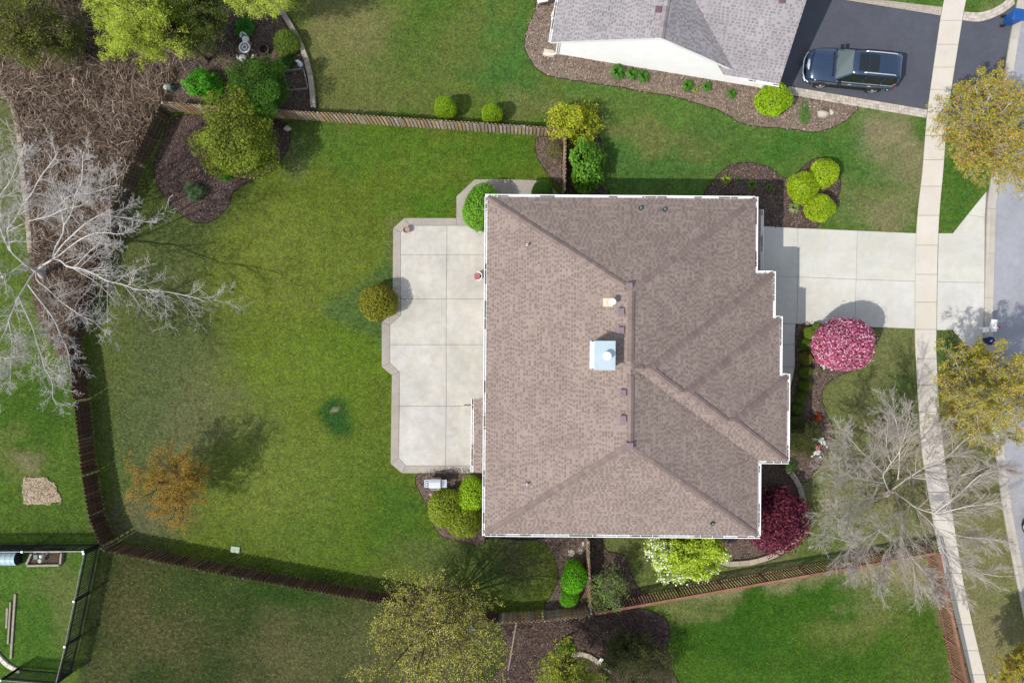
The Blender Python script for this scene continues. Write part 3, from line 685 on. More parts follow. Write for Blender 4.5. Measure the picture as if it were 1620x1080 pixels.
# ---- main house: local frame turned a little clockwise
A_H = 0.00785
def HW(x, y, z=0.0): return Vector((x * math.cos(A_H) + y * math.sin(A_H), -x * math.sin(A_H) + y * math.cos(A_H), z))
house = thing('house', 'large tan house with brown shingled hip roof, stepped front wings and white chimney', 'house', HW(6, -1.2, 0))
Z0, MS = 4.0, 0.414
xL, xR, yT, yB = -1.35, 12.89, 7.60, -10.13
yRT, yRB = 2.55, -4.94
xM = (xL + xR) / 2; zR = Z0 + MS * (xM - xL)
mT = (zR - Z0) / (yT - yRT); mB = (zR - Z0) / (yRB - yB)
x1, x2, x3 = 13.73, 14.11, 14.53
w1t, w2t, w3t, wb = 3.68, 1.31, -1.72, -6.19
xRt, xRb = 12.77, 13.04                # the long right eave jogs a little
MW = 0.585
fL = lambda x, y: Z0 + MS * (x - xL); fR = lambda x, y: Z0 + MS * (xR - x)
fT = lambda x, y: Z0 + mT * (yT - y); fB = lambda x, y: Z0 + mB * (y - yB)
fW = lambda e: (lambda x, y: Z0 + MS * (e - x)); fWT = lambda e: (lambda x, y: Z0 + MW * (e - y)); fWB = lambda x, y: Z0 + MW * (y - wb)
def peak(e, top):                      # where front slope, top slope and bottom slope of a wing meet
    y = (top + wb) / 2; z = Z0 + MW * (top - y); return (e - (z - Z0) / MS, y, z)
def level(e, top):                     # ridge of a wing (top/bottom slopes) met by the slope of eave e
    y = (top + wb) / 2; z = Z0 + MW * (top - y); return (e - (z - Z0) / MS, y, z)
P1, P2, P3 = peak(x1, w1t), peak(x2, w2t), peak(x3, w3t)
Q3 = level(x2, w3t); Q2 = level(x1, w2t); S1 = level(xR, w1t)
RT = (xM, yRT, zR); RB = (xM, yRB, zR)
z_ = lambda f, x, y: (x, y, f(x, y))
planes = {
    'L': ([(xL, yT, Z0), (xL, yB, Z0), RB, RT], (0, 1, 0)),
    'T': ([z_(fT, xRt, yT), (xL, yT, Z0), RT], (1, 0, 0)),
    'B': ([(xL, yB, Z0), z_(fB, xRb, yB), RB], (1, 0, 0)),
    'R': ([z_(fR, xRt, yT), RT, RB, z_(fR, xRb, yB), z_(fR, xRb, wb), S1, z_(fR, xRt, w1t)], (0, 1, 0)),
    'W1': ([(x1, w1t, Z0), P1, Q2, (x1, w2t, Z0)], (0, 1, 0)),
    'W1T': ([(x1, w1t, Z0), (xRt, w1t, Z0), S1, P1], (1, 0, 0)),
    'W2': ([(x2, w2t, Z0), P2, Q3, (x2, w3t, Z0)], (0, 1, 0)),
    'W2T': ([(x2, w2t, Z0), (x1, w2t, Z0), Q2, P2], (1, 0, 0)),
    'W3': ([(x3, w3t, Z0), P3, (x3, wb, Z0)], (0, 1, 0)),
    'W3T': ([(x3, w3t, Z0), (x2, w3t, Z0), Q3, P3], (1, 0, 0)),
    'WB': ([(x3, wb, Z0), P3, Q3, P2, Q2, P1, S1, (xRb, wb, Z0)], (1, 0, 0)),
}
roof_polys = {k: ([HW(*p) for p in q], HW(*d)) for k, (q, d) in planes.items()}
roof = fan('roof', [q for q, d in roof_polys.values()], M['cap'], house); roof.color = (*K(150, 132, 126), 1)
sh = MB()
for q, d in roof_polys.values(): shingle_plane(sh, q, d, ROOFPAL)
sh.build('shingles', M['shingle'], house, kind='stuff', attr=True)
def hcap(A, B, fl, fr):
    un = lambda f: (lambda X, Y: f(X * math.cos(A_H) - Y * math.sin(A_H), X * math.sin(A_H) + Y * math.cos(A_H)))
    caps(roof, HW(*A), HW(*B), un(fl), un(fr), CAPPAL)
mn = lambda *fs: (lambda x, y: min(f(x, y) for f in fs))
main = mn(fL, fR, fT, fB)
hcap((xL, yT, Z0), RT, main, main); hcap(z_(fT, xRt, yT), RT, main, main); hcap((xL, yB, Z0), RB, main, main); hcap(z_(fB, xRb, yB), RB, main, main)
hcap(RB, (xM, -1.6, zR), main, main); hcap((xM, -0.9, zR), RT, main, main)
wing = lambda e, t: mn(fW(e), fWT(t), fWB)
for e, t, P_, Q_ in ((x1, w1t, P1, None), (x2, w2t, P2, Q2), (x3, w3t, P3, Q3)):
    f = wing(e, t); hcap((e, t, Z0), P_, f, f)
    if Q_: hcap(P_, Q_, f, f)
f3 = wing(x3, w3t); hcap((x3, wb, Z0), P3, f3, f3); f2 = wing(x2, w2t); hcap(Q3, P2, f2, f2); f1 = wing(x1, w1t); hcap(Q2, P1, f1, f1); hcap(P1, (xM + 0.25, P1[1], P1[2]), f1, f1)
# eaves: soffit, fascia, gutters, walls
ol = [(xL, yT), (xRt, yT), (xRt, w1t), (x1, w1t), (x1, w2t), (x2, w2t), (x2, w3t), (x3, w3t), (x3, wb), (xRb, wb), (xRb, yB), (xL, yB)]
olw = [HW(*p) for p in ol]
fs = MB(); n = len(ol)
for i in range(n):
    a, b = olw[i], olw[(i + 1) % n]; fs.poly([a + Vector((0, 0, Z0 - 0.16)), b + Vector((0, 0, Z0 - 0.16)), b + Vector((0, 0, Z0 + 0.03)), a + Vector((0, 0, Z0 + 0.03))])
fs.poly([Vector((p.x, p.y, Z0 - 0.16)) for p in olw]); fs.build('fascia', M['white'], house)
for i in range(n):
    a, b = ol[i], ol[(i + 1) % n]; d = Vector((b[0] - a[0], b[1] - a[1])); L_ = d.length
    if L_ < 0.2: continue
    o_ = Vector((-d.y, d.x)).normalized()   # outline runs clockwise: outward is to its left
    t = d.normalized(); e0 = Vector(a) - t * 0.0; e1 = Vector(b)
    # run on round outer corners
    prv = Vector(a) - Vector(ol[i - 1]); nxt = Vector(ol[(i + 2) % n]) - Vector(b)
    if prv.x * d.y - prv.y * d.x < 0: e0 -= t * 0.125
    else: e0 += t * 0.128
    if not (d.x * nxt.y - d.y * nxt.x < 0): e1 -= t * 0.003
    else: e1 -= t * 0.003
    A_, B_ = HW(*e0), HW(*e1); oo = HW(*o_)
    gutter(house, A_, B_, oo, Z0 + 0.005)
wl = MB(); wl.prism(inset([(p.x, p.y) for p in olw], 0.42), 0.0, Z0 - 0.17); wl.build('wall', M['wall'], house)
# low roofs under the eaves: bay over the patio door, skirt over the garage door
def low_roof(xa, xe, y0, y1, za, ze, side):
    q = [HW(xe, y0, ze), HW(xa, y0, za), HW(xa, y1, za), HW(xe, y1, ze)]
    r = fan('lower_roof', [q], M['cap'], house); r.color = (*K(150, 132, 126), 1)
    m = MB(); shingle_plane(m, q, HW(0, 1, 0), ROOFPAL); m.build('lower_shingles', M['shingle'], house, kind='stuff', attr=True)
    m = MB()
    for y in (y0, y1): m.poly([HW(xe, y, ze - 0.02), HW(xa, y, za - 0.02), HW(xa, y, ze - 0.16), HW(xe, y, ze - 0.16)])
    m.poly([HW(xe, y0, ze - 0.16), HW(xe, y1, ze - 0.16), HW(xa, y1, ze - 0.16), HW(xa, y0, ze - 0.16)]); m.build('lower_fascia', M['white'], house)
    a, b = HW(xe, y0), HW(xe, y1)
    gutter(house, a, b, HW(side, 0), ze + 0.004)
low_roof(-1.0, -2.06, -7.17, -3.15, 3.05, 2.62, -1)
m = MB(); m.prism([HW(-1.0, -7.05).to_2d(), HW(-1.85, -7.05).to_2d(), HW(-1.85, -3.3).to_2d(), HW(-1.0, -3.3).to_2d()], 0.36, 2.45); m.build('bay_wall', M['wall'], house)
low_roof(12.3, 13.58, 3.1, 7.33, 3.05, 2.60, 1)
# roof furniture
def on_roof(px, py, f, dz=0.0):        # point of the roof slope that the photo shows at px, py
    z = 5.5
    for _ in range(12):
        p = G(px, py, z + dz); x = p.x * math.cos(A_H) - p.y * math.sin(A_H); y = p.x * math.sin(A_H) + p.y * math.cos(A_H); z = f(x, y)
    return Vector((p.x, p.y, z))
for px, py, f in ((996, 452, fT), (983, 492, fL), (983, 522, fL), (986, 621, fL), (986, 662, fL), (997, 705, fB)):
    p = on_roof(px, py, f, 0.16); m = MB()
    m.box(p + Vector((0, 0, 0.06)), (0.20, 0.20, 0.16)); m.cbox(p + Vector((0, 0, 0.15)), (0.31, 0.31, 0.07), 0.02, A_H)
    v = m.build('roof_vent', M['vent'], house)
    m = MB(); m.box(p + Vector((-0.02, 0, 0.0)), (0.42, 0.42, 0.015), mat=Matrix.Rotation(-math.atan(MS) if f is fL else 0, 3, 'Y') @ Matrix.Rotation(0 if f is fL else (-math.atan(mT) if f is fT else math.atan(mB)), 3, 'X')); m.build('flashing', M['vent'], v)
for px, py in ((1014, 329), (1052, 331), (1128, 828)):
    p = on_roof(px, py, fT if py < 500 else fB, 0.12); m = MB(); m.lathe(p, [(0.12, -0.06), (0.12, 0.10), (0.07, 0.15)], 10); v = m.build('exhaust_vent', M['dark'], house)
    m = MB(); m.box(p + Vector((0, 0, 0.155)), (0.12, 0.12, 0.02)); m.build('vent_lid', M['teal'], v)
for px, py in ((834, 387), (834, 766)):
    p = on_roof(px, py, fL, 0.25); m = MB(); m.lathe(p, [(0.055, -0.05), (0.055, 0.3), (0.038, 0.3), (0.038, 0.1)], 10, False); v = m.build('vent_pipe', M['white'], house)
    m = MB(); m.lathe(p, [(0.13, -0.06), (0.12, 0.03), (0.06, 0.09)], 12); m.build('pipe_boot', M['vent'], v)
p = on_roof(970, 477, fL, 0.6); m = MB(); m.lathe(p, [(0.10, -0.1), (0.10, 0.5), (0.155, 0.5), (0.155, 0.62), (0.13, 0.66), (0.0, 0.69)], 16); v = m.build('flue', M['white'], house)
m = MB(); m.box(p + Vector((-0.16, 0, -0.04)), (0.5, 0.42, 0.02), mat=Matrix.Rotation(-math.atan(MS), 3, 'Y')); m.build('flashing', pmat('stained flashing', K(222, 214, 180), 0.6, 0.2, 8), v)
pc = on_roof(957, 562, fL, 1.15); zt = pc.z + 1.15; m = MB()
m.box(pc + Vector((0, 0, 0.25)), (0.92, 1.30, 1.75), -A_H); ch = m.build('chimney', M['siding'], house)
m = MB(); m.cbox((pc.x, pc.y, zt), (1.02, 1.40, 0.06), 0.02, -A_H); m.build('chase_cover', M['chase'], ch)
m = MB(); m.lathe((pc.x + 0.08, pc.y - 0.02, zt), [(0.15, 0.0), (0.15, 0.22), (0.21, 0.22), (0.21, 0.31), (0.17, 0.35), (0.0, 0.37)], 20); m.build('chimney_cap', M['white'], ch, smooth=False)
m = MB(); m.box(pc + Vector((-0.52, 0, -0.12)), (0.10, 1.36, 0.14), -A_H); m.build('chimney_flashing', M['white'], ch)

# ---- neighbour's house: white gable wall, grey roof
AN = math.radians(-9.44)
nu = Vector((math.cos(AN), math.sin(AN), 0)); nv = Vector((-math.sin(AN), math.cos(AN), 0)); NO = Vector((2.59, 16.85, 0))
def NW(u, v, z=0.0): return NO + nu * u + nv * v + Vector((0, 0, z))
def n_uv(p): d = Vector((p[0], p[1], 0)) - NO; return d.dot(nu), d.dot(nv)
nb = thing('house', 'neighbouring house with white gable wall and pale grey shingle roof', 'house', NW(6, 6, 0))
OV = 0.45
uA, _ = n_uv((7.65, 15.56)); uLe, _ = n_uv((2.15, 16.47)); uRe, _ = n_uv((12.33, 14.78))
zA, zl, zr = 5.0, 2.45, 2.60; uRe += 0.5; zr -= 0.22
gL = lambda u: zl + (zA - zl) * (u - uLe) / (uA - uLe); sR = (zA - zr) / (uRe - uA)
NPAL = [K(176, 170, 172), K(166, 159, 162), K(184, 178, 179), K(158, 151, 154), K(172, 163, 163)]
uG0, vG = n_uv(G(1202, 128, 2.6)); uG1, _ = n_uv(G(1233, 133, 2.6)); sG = 0.57; vRidge = 7.0
LEN = 16.0
npol = [([NW(uLe, -OV, zl), NW(uA, -OV, zA), NW(uA, LEN, zA), NW(uLe, LEN, zl)], nv),
        ([NW(uRe, -OV, zr), NW(uA, -OV, zA), NW(uA, LEN, zA), NW(uRe, LEN, zr)], nv)]
vTop = vG + vRidge; zG = 2.6
npol.append(([NW(uG1, vG, zG), NW(uG1, vTop, zG + sG * vRidge), NW(uA + 0.3, vTop, zG + sG * vRidge), NW(uA + 0.3, vG + 3.0, zG + sG * 3.0), NW(uRe - 1.2, vG, zG)], nu))
npol.append(([NW(uG1, vTop, zG + sG * vRidge), NW(uG1, vTop + vRidge, zG), NW(uA + 0.3, vTop + vRidge, zG), NW(uA + 0.3, vTop, zG + sG * vRidge)], nu))
nroof = fan('roof', [q for q, d in npol], M['cap'], nb); nroof.color = (*K(170, 160, 164), 1)
m = MB()
for q, d in npol: shingle_plane(m, q, d, NPAL)
m.build('shingles', M['shingle'], nb, kind='stuff', attr=True)
inv = lambda X, Y: n_uv((X, Y))[0]
caps(nroof, NW(uA, -OV, zA), NW(uA, 5, zA), lambda X, Y: gL(inv(X, Y)), lambda X, Y: zA - sR * (inv(X, Y) - uA), [K(176, 166, 166), K(186, 176, 174), K(166, 156, 158)])
# gable wall of lap boards, one joined piece per the wall (too fine and too bright to tell apart)
wall = MB(); wu0, wu1 = 0.0, n_uv((14.63, 14.85))[0]
zu = lambda u: min(zl + (zA - zl) * (u - uLe) / (uA - uLe) if u < uA else zA - sR * (u - uA), 9) - 0.03
def wall_top(u): return max(zu(u), (zG - 0.05) if u > uG0 - 0.3 else 0)
z = 0.0; lap = 0.15
while z < zA:
    zz = z + lap
    us = [wu0 + (wu1 - wu0) * i / 240 for i in range(241)]; ok = [u for u in us if wall_top(u) - 0.07 > zz]
    if ok:
        a, b = min(ok), max(ok)
        ta = min(zz, wall_top(a) + 0.02); tb = min(zz, wall_top(b) + 0.02)
        wall.add([NW(a, -0.022, z), NW(b, -0.022, z), NW(b, -0.004, max(z, zz)), NW(a, -0.004, max(z, zz))], [(0, 1, 2, 3)])
        wall.add([NW(a, 0.0, z), NW(b, 0.0, z), NW(b, -0.022, z), NW(a, -0.022, z)], [(0, 1, 2, 3)])
    z = zz
wall.build('gable_siding', M['siding'], nb)
m = MB(); m.prism([NW(0.05, 0.02).to_2d(), NW(wu1 - 0.02, 0.02).to_2d(), NW(wu1 - 0.02, 14).to_2d(), NW(0.05, 14).to_2d()], 0, 2.3); m.build('wall', M['siding'], nb)
m = MB(); m.box(NW(0.06, -0.03, 1.2), (0.14, 0.06, 2.4), AN); m.box(NW(wu1 - 0.07, -0.03, 1.25), (0.14, 0.06, 2.5), AN); m.build('corner_trim', M['white'], nb)
m = MB()
for (ua, za, ub, zb) in ((uLe, zl, uA, zA), (uA, zA, uRe, zr)):
    a, b = NW(ua, -OV - 0.012, za), NW(ub, -OV - 0.012, zb); dn = Vector((0, 0, -0.2)); m.poly([a + dn, b + dn, b, a])
m.poly([NW(uG1 + 0.012, vG, zG), NW(uG1 + 0.012, vTop, zG + sG * vRidge), NW(uG1 + 0.012, vTop, zG + sG * vRidge - 0.2), NW(uG1 + 0.012, vG, zG - 0.2)])
m.build('rake_board', M['white'], nb)
gutter(nb, NW(uLe, -OV), NW(uLe, 8), -nu, zl + 0.0)
gutter(nb, NW(uRe - 0.25, vG), NW(uG1, vG), -nv, zG + 0.0)
def nroofpt(px, py, which):
    z = 4.5
    for _ in range(10):
        p = G(px, py, z); u, v = n_uv(p); z = gL(u) if which == 'L' else zG + sG * (v - vG)
    return p
for px, py, w in ((1041, 17, 'L'), (1236, 2, 'G')):
    p = nroofpt(px, py, w); m = MB(); m.box(p + Vector((0, 0, 0.04)), (0.2, 0.2, 0.14), AN); m.cbox(p + Vector((0, 0, 0.13)), (0.31, 0.31, 0.07), 0.02, AN); m.build('roof_vent', pmat('maroon vent', K(128, 98, 106), 0.6), nb)
m = MB(); c0 = NW(0.0, -0.06, 2.2); m.tube([c0, NW(0.0, -0.07, 0.25), NW(-0.12, -0.09, 0.12), NW(-0.75, -0.16, 0.07)], 0.05, 4); m.build('downspout', M['white'], nb)
m = MB(); c = G(868, 85); m.box(c + Vector((0, 0, 0.04)), (0.62, 0.40, 0.06), AN); m.box(c + nv * 0.18 + Vector((0, 0, 0.08)), (0.62, 0.04, 0.05), AN); m.box(c - nv * 0.18 + Vector((0, 0, 0.08)), (0.62, 0.04, 0.05), AN); m.build('splash_block', pmat('tan plastic', K(232, 212, 190), 0.7), label='tan splash block under the downspout of the white gable wall', cat='splash block')
t = thing('window_well', 'clear domed window well cover beside the neighbouring grey roof', 'window well', G(879, 27))
c = NW(-0.02, 2.1, 0.0); m = MB()
rows = [[c + nv * (0.62 * math.cos(a)) - nu * (0.55 * math.sin(a)) * s_ + Vector((0, 0, 0.1 + 0.3 * (1 - s_) ** 0.8)) for a in [math.pi * i / 12 for i in range(13)]] for s_ in (1, 0.75, 0.4, 0.05)]
m.grid(rows); m.build('dome', pmat('frosted dome', K(180, 196, 184), 0.2), t, smooth=True)
m = MB(); m.tube([c + nv * (0.66 * math.cos(a)) - nu * (0.60 * math.sin(a)) + Vector((0, 0, 0.1)) for a in [math.pi * i / 12 for i in range(13)]], 0.03, 6); m.build('rim', M['white'], t)

# ------------------------------------------------------------------ fences
def picket_mesh(h, w, th, style='dog'):
    m = MB(); c = w * 0.28 if style == 'dog' else 0.002
    prof = [(-w / 2, 0.03), (w / 2, 0.03), (w / 2, h - c), (w / 2 - c, h), (-w / 2 + c, h), (-w / 2, h - c)]
    vs = [(x, -th / 2, z) for x, z in prof] + [(x, th / 2, z) for x, z in prof]; n = 6
    m.add(vs, [tuple(range(n - 1, -1, -1)) if False else tuple(range(n)), tuple(range(2 * n - 1, n - 1, -1))] + [(i, n + i, n + (i + 1) % n, (i + 1) % n) for i in range(n)])
    me = bpy.data.meshes.new('picket'); me.from_pydata(m.v, [], m.f); return me
DUSK = [K(112, 102, 94), K(100, 90, 82), K(122, 112, 104)]
CEDAR = [K(198, 166, 128), K(184, 154, 120), K(206, 178, 142), K(182, 162, 142), K(196, 184, 170), K(202, 162, 114)]
GREY = [K(180, 170, 160), K(164, 154, 142), K(192, 182, 172)]
BROWN = [K(110, 80, 64), K(98, 72, 58), K(120, 90, 70), K(92, 72, 60)]
RED = [K(158, 112, 94), K(148, 102, 86), K(166, 120, 102)]
def fence(name, label, px, h, pitch, w, mat, pal, postpal, both=True, cap=None, style='dog', post_gap=2.45, group=None, rails=(0.3, 0.72, 1.12), post_w=0.1, post_h=0.05, rail_pal=None, finial=False):
    line = GP(px); t = thing(name, label, 'fence', (line[0].x, line[0].y, 0), group); pm = picket_mesh(h, w, 0.02, style)
    rp = rail_pal or postpal
    for a, b in zip(line[:-1], line[1:]):
        d = (b - a); L = d.length; u = d / L; nrm = Vector((-u.y, u.x)); ang = math.atan2(u.y, u.x)
        nb_ = max(1, round(L / post_gap))
        for i in range(nb_ + (1 if b is line[-1] else 0)):
            p = a + u * (L * i / nb_); m = MB(); m.cbox((p.x, p.y, (h + post_h) / 2), (post_w, post_w, h + post_h), 0.02, ang); c = random.choice(postpal); po = m.build('post', mat, t, color=c)
            if finial: m = MB(); m.cbox((p.x, p.y, h + post_h + 0.022), (post_w + 0.03, post_w + 0.03, 0.04), 0.015, ang); m.build('post_cap', M['white'], po)
        for z in rails:
            for i in range(nb_):
                p = a + u * (L * (i + 0.5) / nb_); m = MB(); m.box((p.x, p.y, z), (L / nb_ - post_w - 0.01, 0.045, 0.085), ang); m.build('rail', mat, t, color=random.choice(rp))
        if cap:
            for i in range(nb_):
                p = a + u * (L * (i + 0.5) / nb_); m = MB(); m.cbox((p.x, p.y, h + 0.055), (L / nb_ - 0.006, cap[0], 0.04), 0.006, ang); m.build('cap_rail', mat, t, color=random.choice(cap[1]))
        n = int(L / pitch)
        for i in range(n):
            for side in ((1, -1) if both else (1,)):
                s_ = (i + (0.5 if side > 0 else 0.0)) * pitch + pitch * 0.25
                if s_ > L - 0.04: continue
                if cap is None and False: continue
                p = a + u * s_ + nrm * side * (0.036 if both else 0.034)
                o = put('picket', pm, mat, t); o.location = (p.x - line[0].x, p.y - line[0].y, random.uniform(-0.012, 0.012)); o.rotation_euler = (random.uniform(-.012, .012), random.uniform(-.01, .01), ang + random.uniform(-.02, .02))
                c = random.choice(pal); f = random.uniform(0.82, 1.15); o.color = (c[0] * f, c[1] * f, c[2] * f, 1)
    return t
FG = 'cedar picket fences round the back yard'
fence('picket_fence', 'tan weathered picket fence along the top of the back lawn', [(276, 176), (450, 187), (892, 216)], 1.40, 0.215, 0.14, M['fence'], CEDAR, GREY, group=FG)
fence('picket_fence', 'short tan picket fence running from the back fence corner to the brown roof', [(892, 220), (891, 308)], 1.40, 0.215, 0.14, M['fence'], CEDAR, GREY, group=FG)
fence('picket_fence', 'dark shaded picket fence between the dry reeds and the mulch bed', [(272, 180), (228, 268), (187, 366)], 1.42, 0.215, 0.14, M['fence'], [K(110, 96, 76), K(98, 86, 70), K(120, 104, 82)], DUSK, group=FG)
fence('picket_fence', 'dark picket fence half hidden below the bare white tree', [(187, 368), (158, 450), (129, 540)], 1.42, 0.215, 0.15, M['fence'], BROWN, DUSK, group=FG)
fence('picket_fence', 'dark red brown picket fence along the left side of the yard', [(129, 543), (142, 634), (154, 748), (164, 808), (184, 856)], 1.42, 0.215, 0.15, M['fence'], BROWN, DUSK, group=FG)
fence('picket_fence', 'long brown picket fence along the bottom of the back yard', [(188, 859), (400, 901), (640, 944), (790, 969)], 1.42, 0.215, 0.15, M['fence'], BROWN, DUSK, group=FG)
fence('picket_fence', 'tan picket fence beside the two clipped green shrubs below the roof', [(792, 970), (860, 966), (928, 959)], 1.42, 0.215, 0.14, M['fence'], CEDAR, GREY, group=FG)
fence('picket_fence', 'narrow picket fence with gate from the house to the bottom fence corner', [(927, 846), (929, 900), (931, 955)], 1.40, 0.215, 0.14, M['fence'], CEDAR, GREY, group=FG)
fence('painted_fence', 'red brown painted fence with flat cap rail below the front lawn', [(938, 955), (1200, 908), (1457, 863)], 1.36, 0.165, 0.075, M['fence'], [K(110, 74, 58), K(122, 84, 66)], RED, both=False, cap=(0.15, RED), style='flat', post_gap=2.6, rails=(0.28, 1.24), group='red brown painted fences')
fence('painted_fence', 'red brown painted fence with cap rail beside the sidewalk', [(1462, 864), (1480, 950), (1505, 1065), (1530, 1180)], 1.36, 0.165, 0.075, M['fence'], RED, RED, both=False, cap=(0.13, RED), style='flat', post_gap=2.6, rails=(0.28, 1.24), group='red brown painted fences')
BLK = [(0.02, 0.02, 0.022), (0.026, 0.026, 0.028)]
PALE = [K(206, 202, 196), K(214, 210, 204)]
fence('metal_fence', 'black slatted fence behind the raised bed and metal shelter', [(-30, 861), (156, 860)], 1.38, 0.125, 0.062, M['fence'], BLK, BLK, both=False, cap=(0.035, PALE), style='flat', post_gap=3.2, rails=(0.2, 1.2), rail_pal=BLK, post_w=0.09, post_h=0.08, finial=True, group='black slatted fences with pale rail')
fence('metal_fence', 'black slatted fence running down beside the weedy grass strip', [(157, 863), (142, 936), (128, 1005), (114, 1062)], 1.38, 0.125, 0.062, M['fence'], BLK, BLK, both=False, cap=(0.028, [K(170, 168, 164)]), style='flat', post_gap=2.8, rails=(0.2, 1.2), rail_pal=BLK, post_w=0.09, post_h=0.08, finial=True, group='black slatted fences with pale rail')
fence('metal_fence', 'black slatted fence along the bottom edge of the weedy grass', [(112, 1063), (30, 1056)], 1.38, 0.125, 0.062, M['fence'], BLK, BLK, both=False, cap=(0.028, [K(170, 168, 164)]), style='flat', post_gap=2.8, rails=(0.2, 1.2), rail_pal=BLK, post_w=0.09, post_h=0.08, finial=True, group='black slatted fences with pale rail')
# low edgings
def edging(name, label, px, w, h, mat, step, cat='edging', smooth=True, z=0.0, gap=0.008):
    line = GP(smooth_line(px, False, 8) if smooth else px); t = thing(name, label, cat, (line[0].x, line[0].y, 0)); L = length(line); n = max(1, int(L / step))
    def off(d):
        p, _ = at_len(line, d); q, _ = at_len(line, min(L, d + 0.05)); r, _ = at_len(line, max(0, d - 0.05)); u = (q - r).normalized(); return p, Vector((-u.y, u.x))
    for i in range(n):
        a, na = off(L * i / n); b, nb2 = off(L * (i + 1) / n)
        q = [a + na * w / 2, a - na * w / 2, b - nb2 * w / 2, b + nb2 * w / 2]
        hh = h + random.uniform(-.008, .008); m = MB(); m.prism(inset(q, gap), z, hh - 0.012); m2 = inset(q, gap); m3 = inset(q, gap + 0.012)
        m.add([(p.x, p.y, hh - 0.012) for p in m2] + [(p.x, p.y, hh) for p in m3], [(k, (k + 1) % 4, 4 + (k + 1) % 4, 4 + k) for k in range(4)] + [(4, 5, 6, 7)])
        f = random.uniform(0.88, 1.08); m.build('block', M[mat], t, color=(f, f, f * 0.98))
    return t
edging('stone_edging', 'curved tan block edging beside the dry reeds at the left', [(-40, 128), (2, 143), (22, 170), (31, 205), (36, 250), (40, 290), (46, 345), (50, 400)], 0.30, 0.16, 'block', 0.42)
edging('block_edging', 'short curved row of pale paving blocks beside the black slatted fence', [(-10, 1027), (0, 1037), (12, 1050), (33, 1061)], 0.26, 0.12, 'walk', 0.36)
edging('stone_edging', 'curved grey edging round the dark red maple', [(1247, 744), (1262, 766), (1270, 800), (1268, 830), (1254, 855), (1228, 874), (1190, 887), (1150, 890), (1138, 886)], 0.32, 0.22, 'block', 0.55)
edging('timber_edging', 'weathered grey edging between the shaded bed and the upper lawn', [(428, -20), (446, 18), (470, 58), (486, 96), (494, 135), (497, 172)], 0.30, 0.24, 'block', 0.9)
edging('stone_edging', 'round grey edging of the shaded bed at the bottom', [(864, 1075), (872, 1058), (890, 1040), (912, 1032), (932, 1036), (950, 1048), (968, 1060)], 0.30, 0.16, 'block', 0.5)

# ------------------------------------------------------------------ plants
def rand_dirs(r, n):
    v = r.normal(size=(n, 3)); return v / np.linalg.norm(v, axis=1)[:, None]
def leaf_quads(P, N, length, width, r, jit=0.6):
    """Diamond leaves at points P, facing roughly N."""
    n = len(P); N = N + r.normal(size=(n, 3)) * jit; N /= np.linalg.norm(N, axis=1)[:, None]
    T = np.cross(N, r.normal(size=(n, 3))); T /= np.linalg.norm(T, axis=1)[:, None] + 1e-9; B = np.cross(N, T)
    L = np.asarray(length)[..., None] if np.ndim(length) else length; W = np.asarray(width)[..., None] if np.ndim(width) else width
    return np.stack([P - T * L, P + B * W + N * 0.15 * W, P + T * L, P - B * W + N * 0.15 * W], 1).reshape(-1, 3)
def leaf_mesh(name, V, cols):
    n = len(V) // 4; return mesh_fast(name, V, np.arange(n * 4).reshape(-1, 4), np.repeat(cols, 4, 0))
def palette(r, n, pal, spread=0.22):
    c = np.array(pal)[r.integers(0, len(pal), n)]; return c * r.uniform(1 - spread, 1 + spread, (n, 1))
def blob_mesh(seed, n, leaf, lump=0.1, k=26, shell=(0.78, 1.02), pal=((1, 1, 1),), aspect=0.55, jit=0.6, spread=0.25, zmin=-0.75, gapk=0.0, sharp=16):
    """Unit crown: leaves through the outer shell of a lumpy ball of radius 1."""
    r = np.random.default_rng(seed); D = rand_dirs(r, int(n * 1.35)); D = D[D[:, 2] > zmin][:n]
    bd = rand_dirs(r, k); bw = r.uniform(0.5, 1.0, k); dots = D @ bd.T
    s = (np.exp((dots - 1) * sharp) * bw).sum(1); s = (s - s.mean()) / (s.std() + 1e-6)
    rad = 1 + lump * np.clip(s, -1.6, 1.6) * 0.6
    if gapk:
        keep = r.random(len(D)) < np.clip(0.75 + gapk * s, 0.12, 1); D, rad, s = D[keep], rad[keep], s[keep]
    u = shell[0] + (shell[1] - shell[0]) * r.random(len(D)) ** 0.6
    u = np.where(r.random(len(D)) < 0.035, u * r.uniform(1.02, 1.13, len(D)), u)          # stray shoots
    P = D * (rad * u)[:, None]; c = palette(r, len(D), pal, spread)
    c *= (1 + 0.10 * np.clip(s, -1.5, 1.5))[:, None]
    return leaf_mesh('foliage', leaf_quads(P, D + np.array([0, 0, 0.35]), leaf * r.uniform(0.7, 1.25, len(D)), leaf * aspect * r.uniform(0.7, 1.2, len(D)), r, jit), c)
def stems_mesh(seed, n=22):
    r = random.Random(seed); m = MB()
    for i in range(n):
        a = r.uniform(0, 6.28); e = r.uniform(0.1, 1.3); d = Vector((math.cos(a) * math.cos(e), math.sin(a) * math.cos(e), math.sin(e)))
        p0 = Vector((r.uniform(-.12, .12), r.uniform(-.12, .12), -0.85)); p2 = d * r.uniform(0.7, 0.92)
        m.tube([p0, p0.lerp(p2, 0.5) + Vector((0, 0, -0.05)), p2], [0.035, 0.025, 0.01], 4, False)
    me = bpy.data.meshes.new('stems'); me.from_pydata(m.v, [], m.f); return me
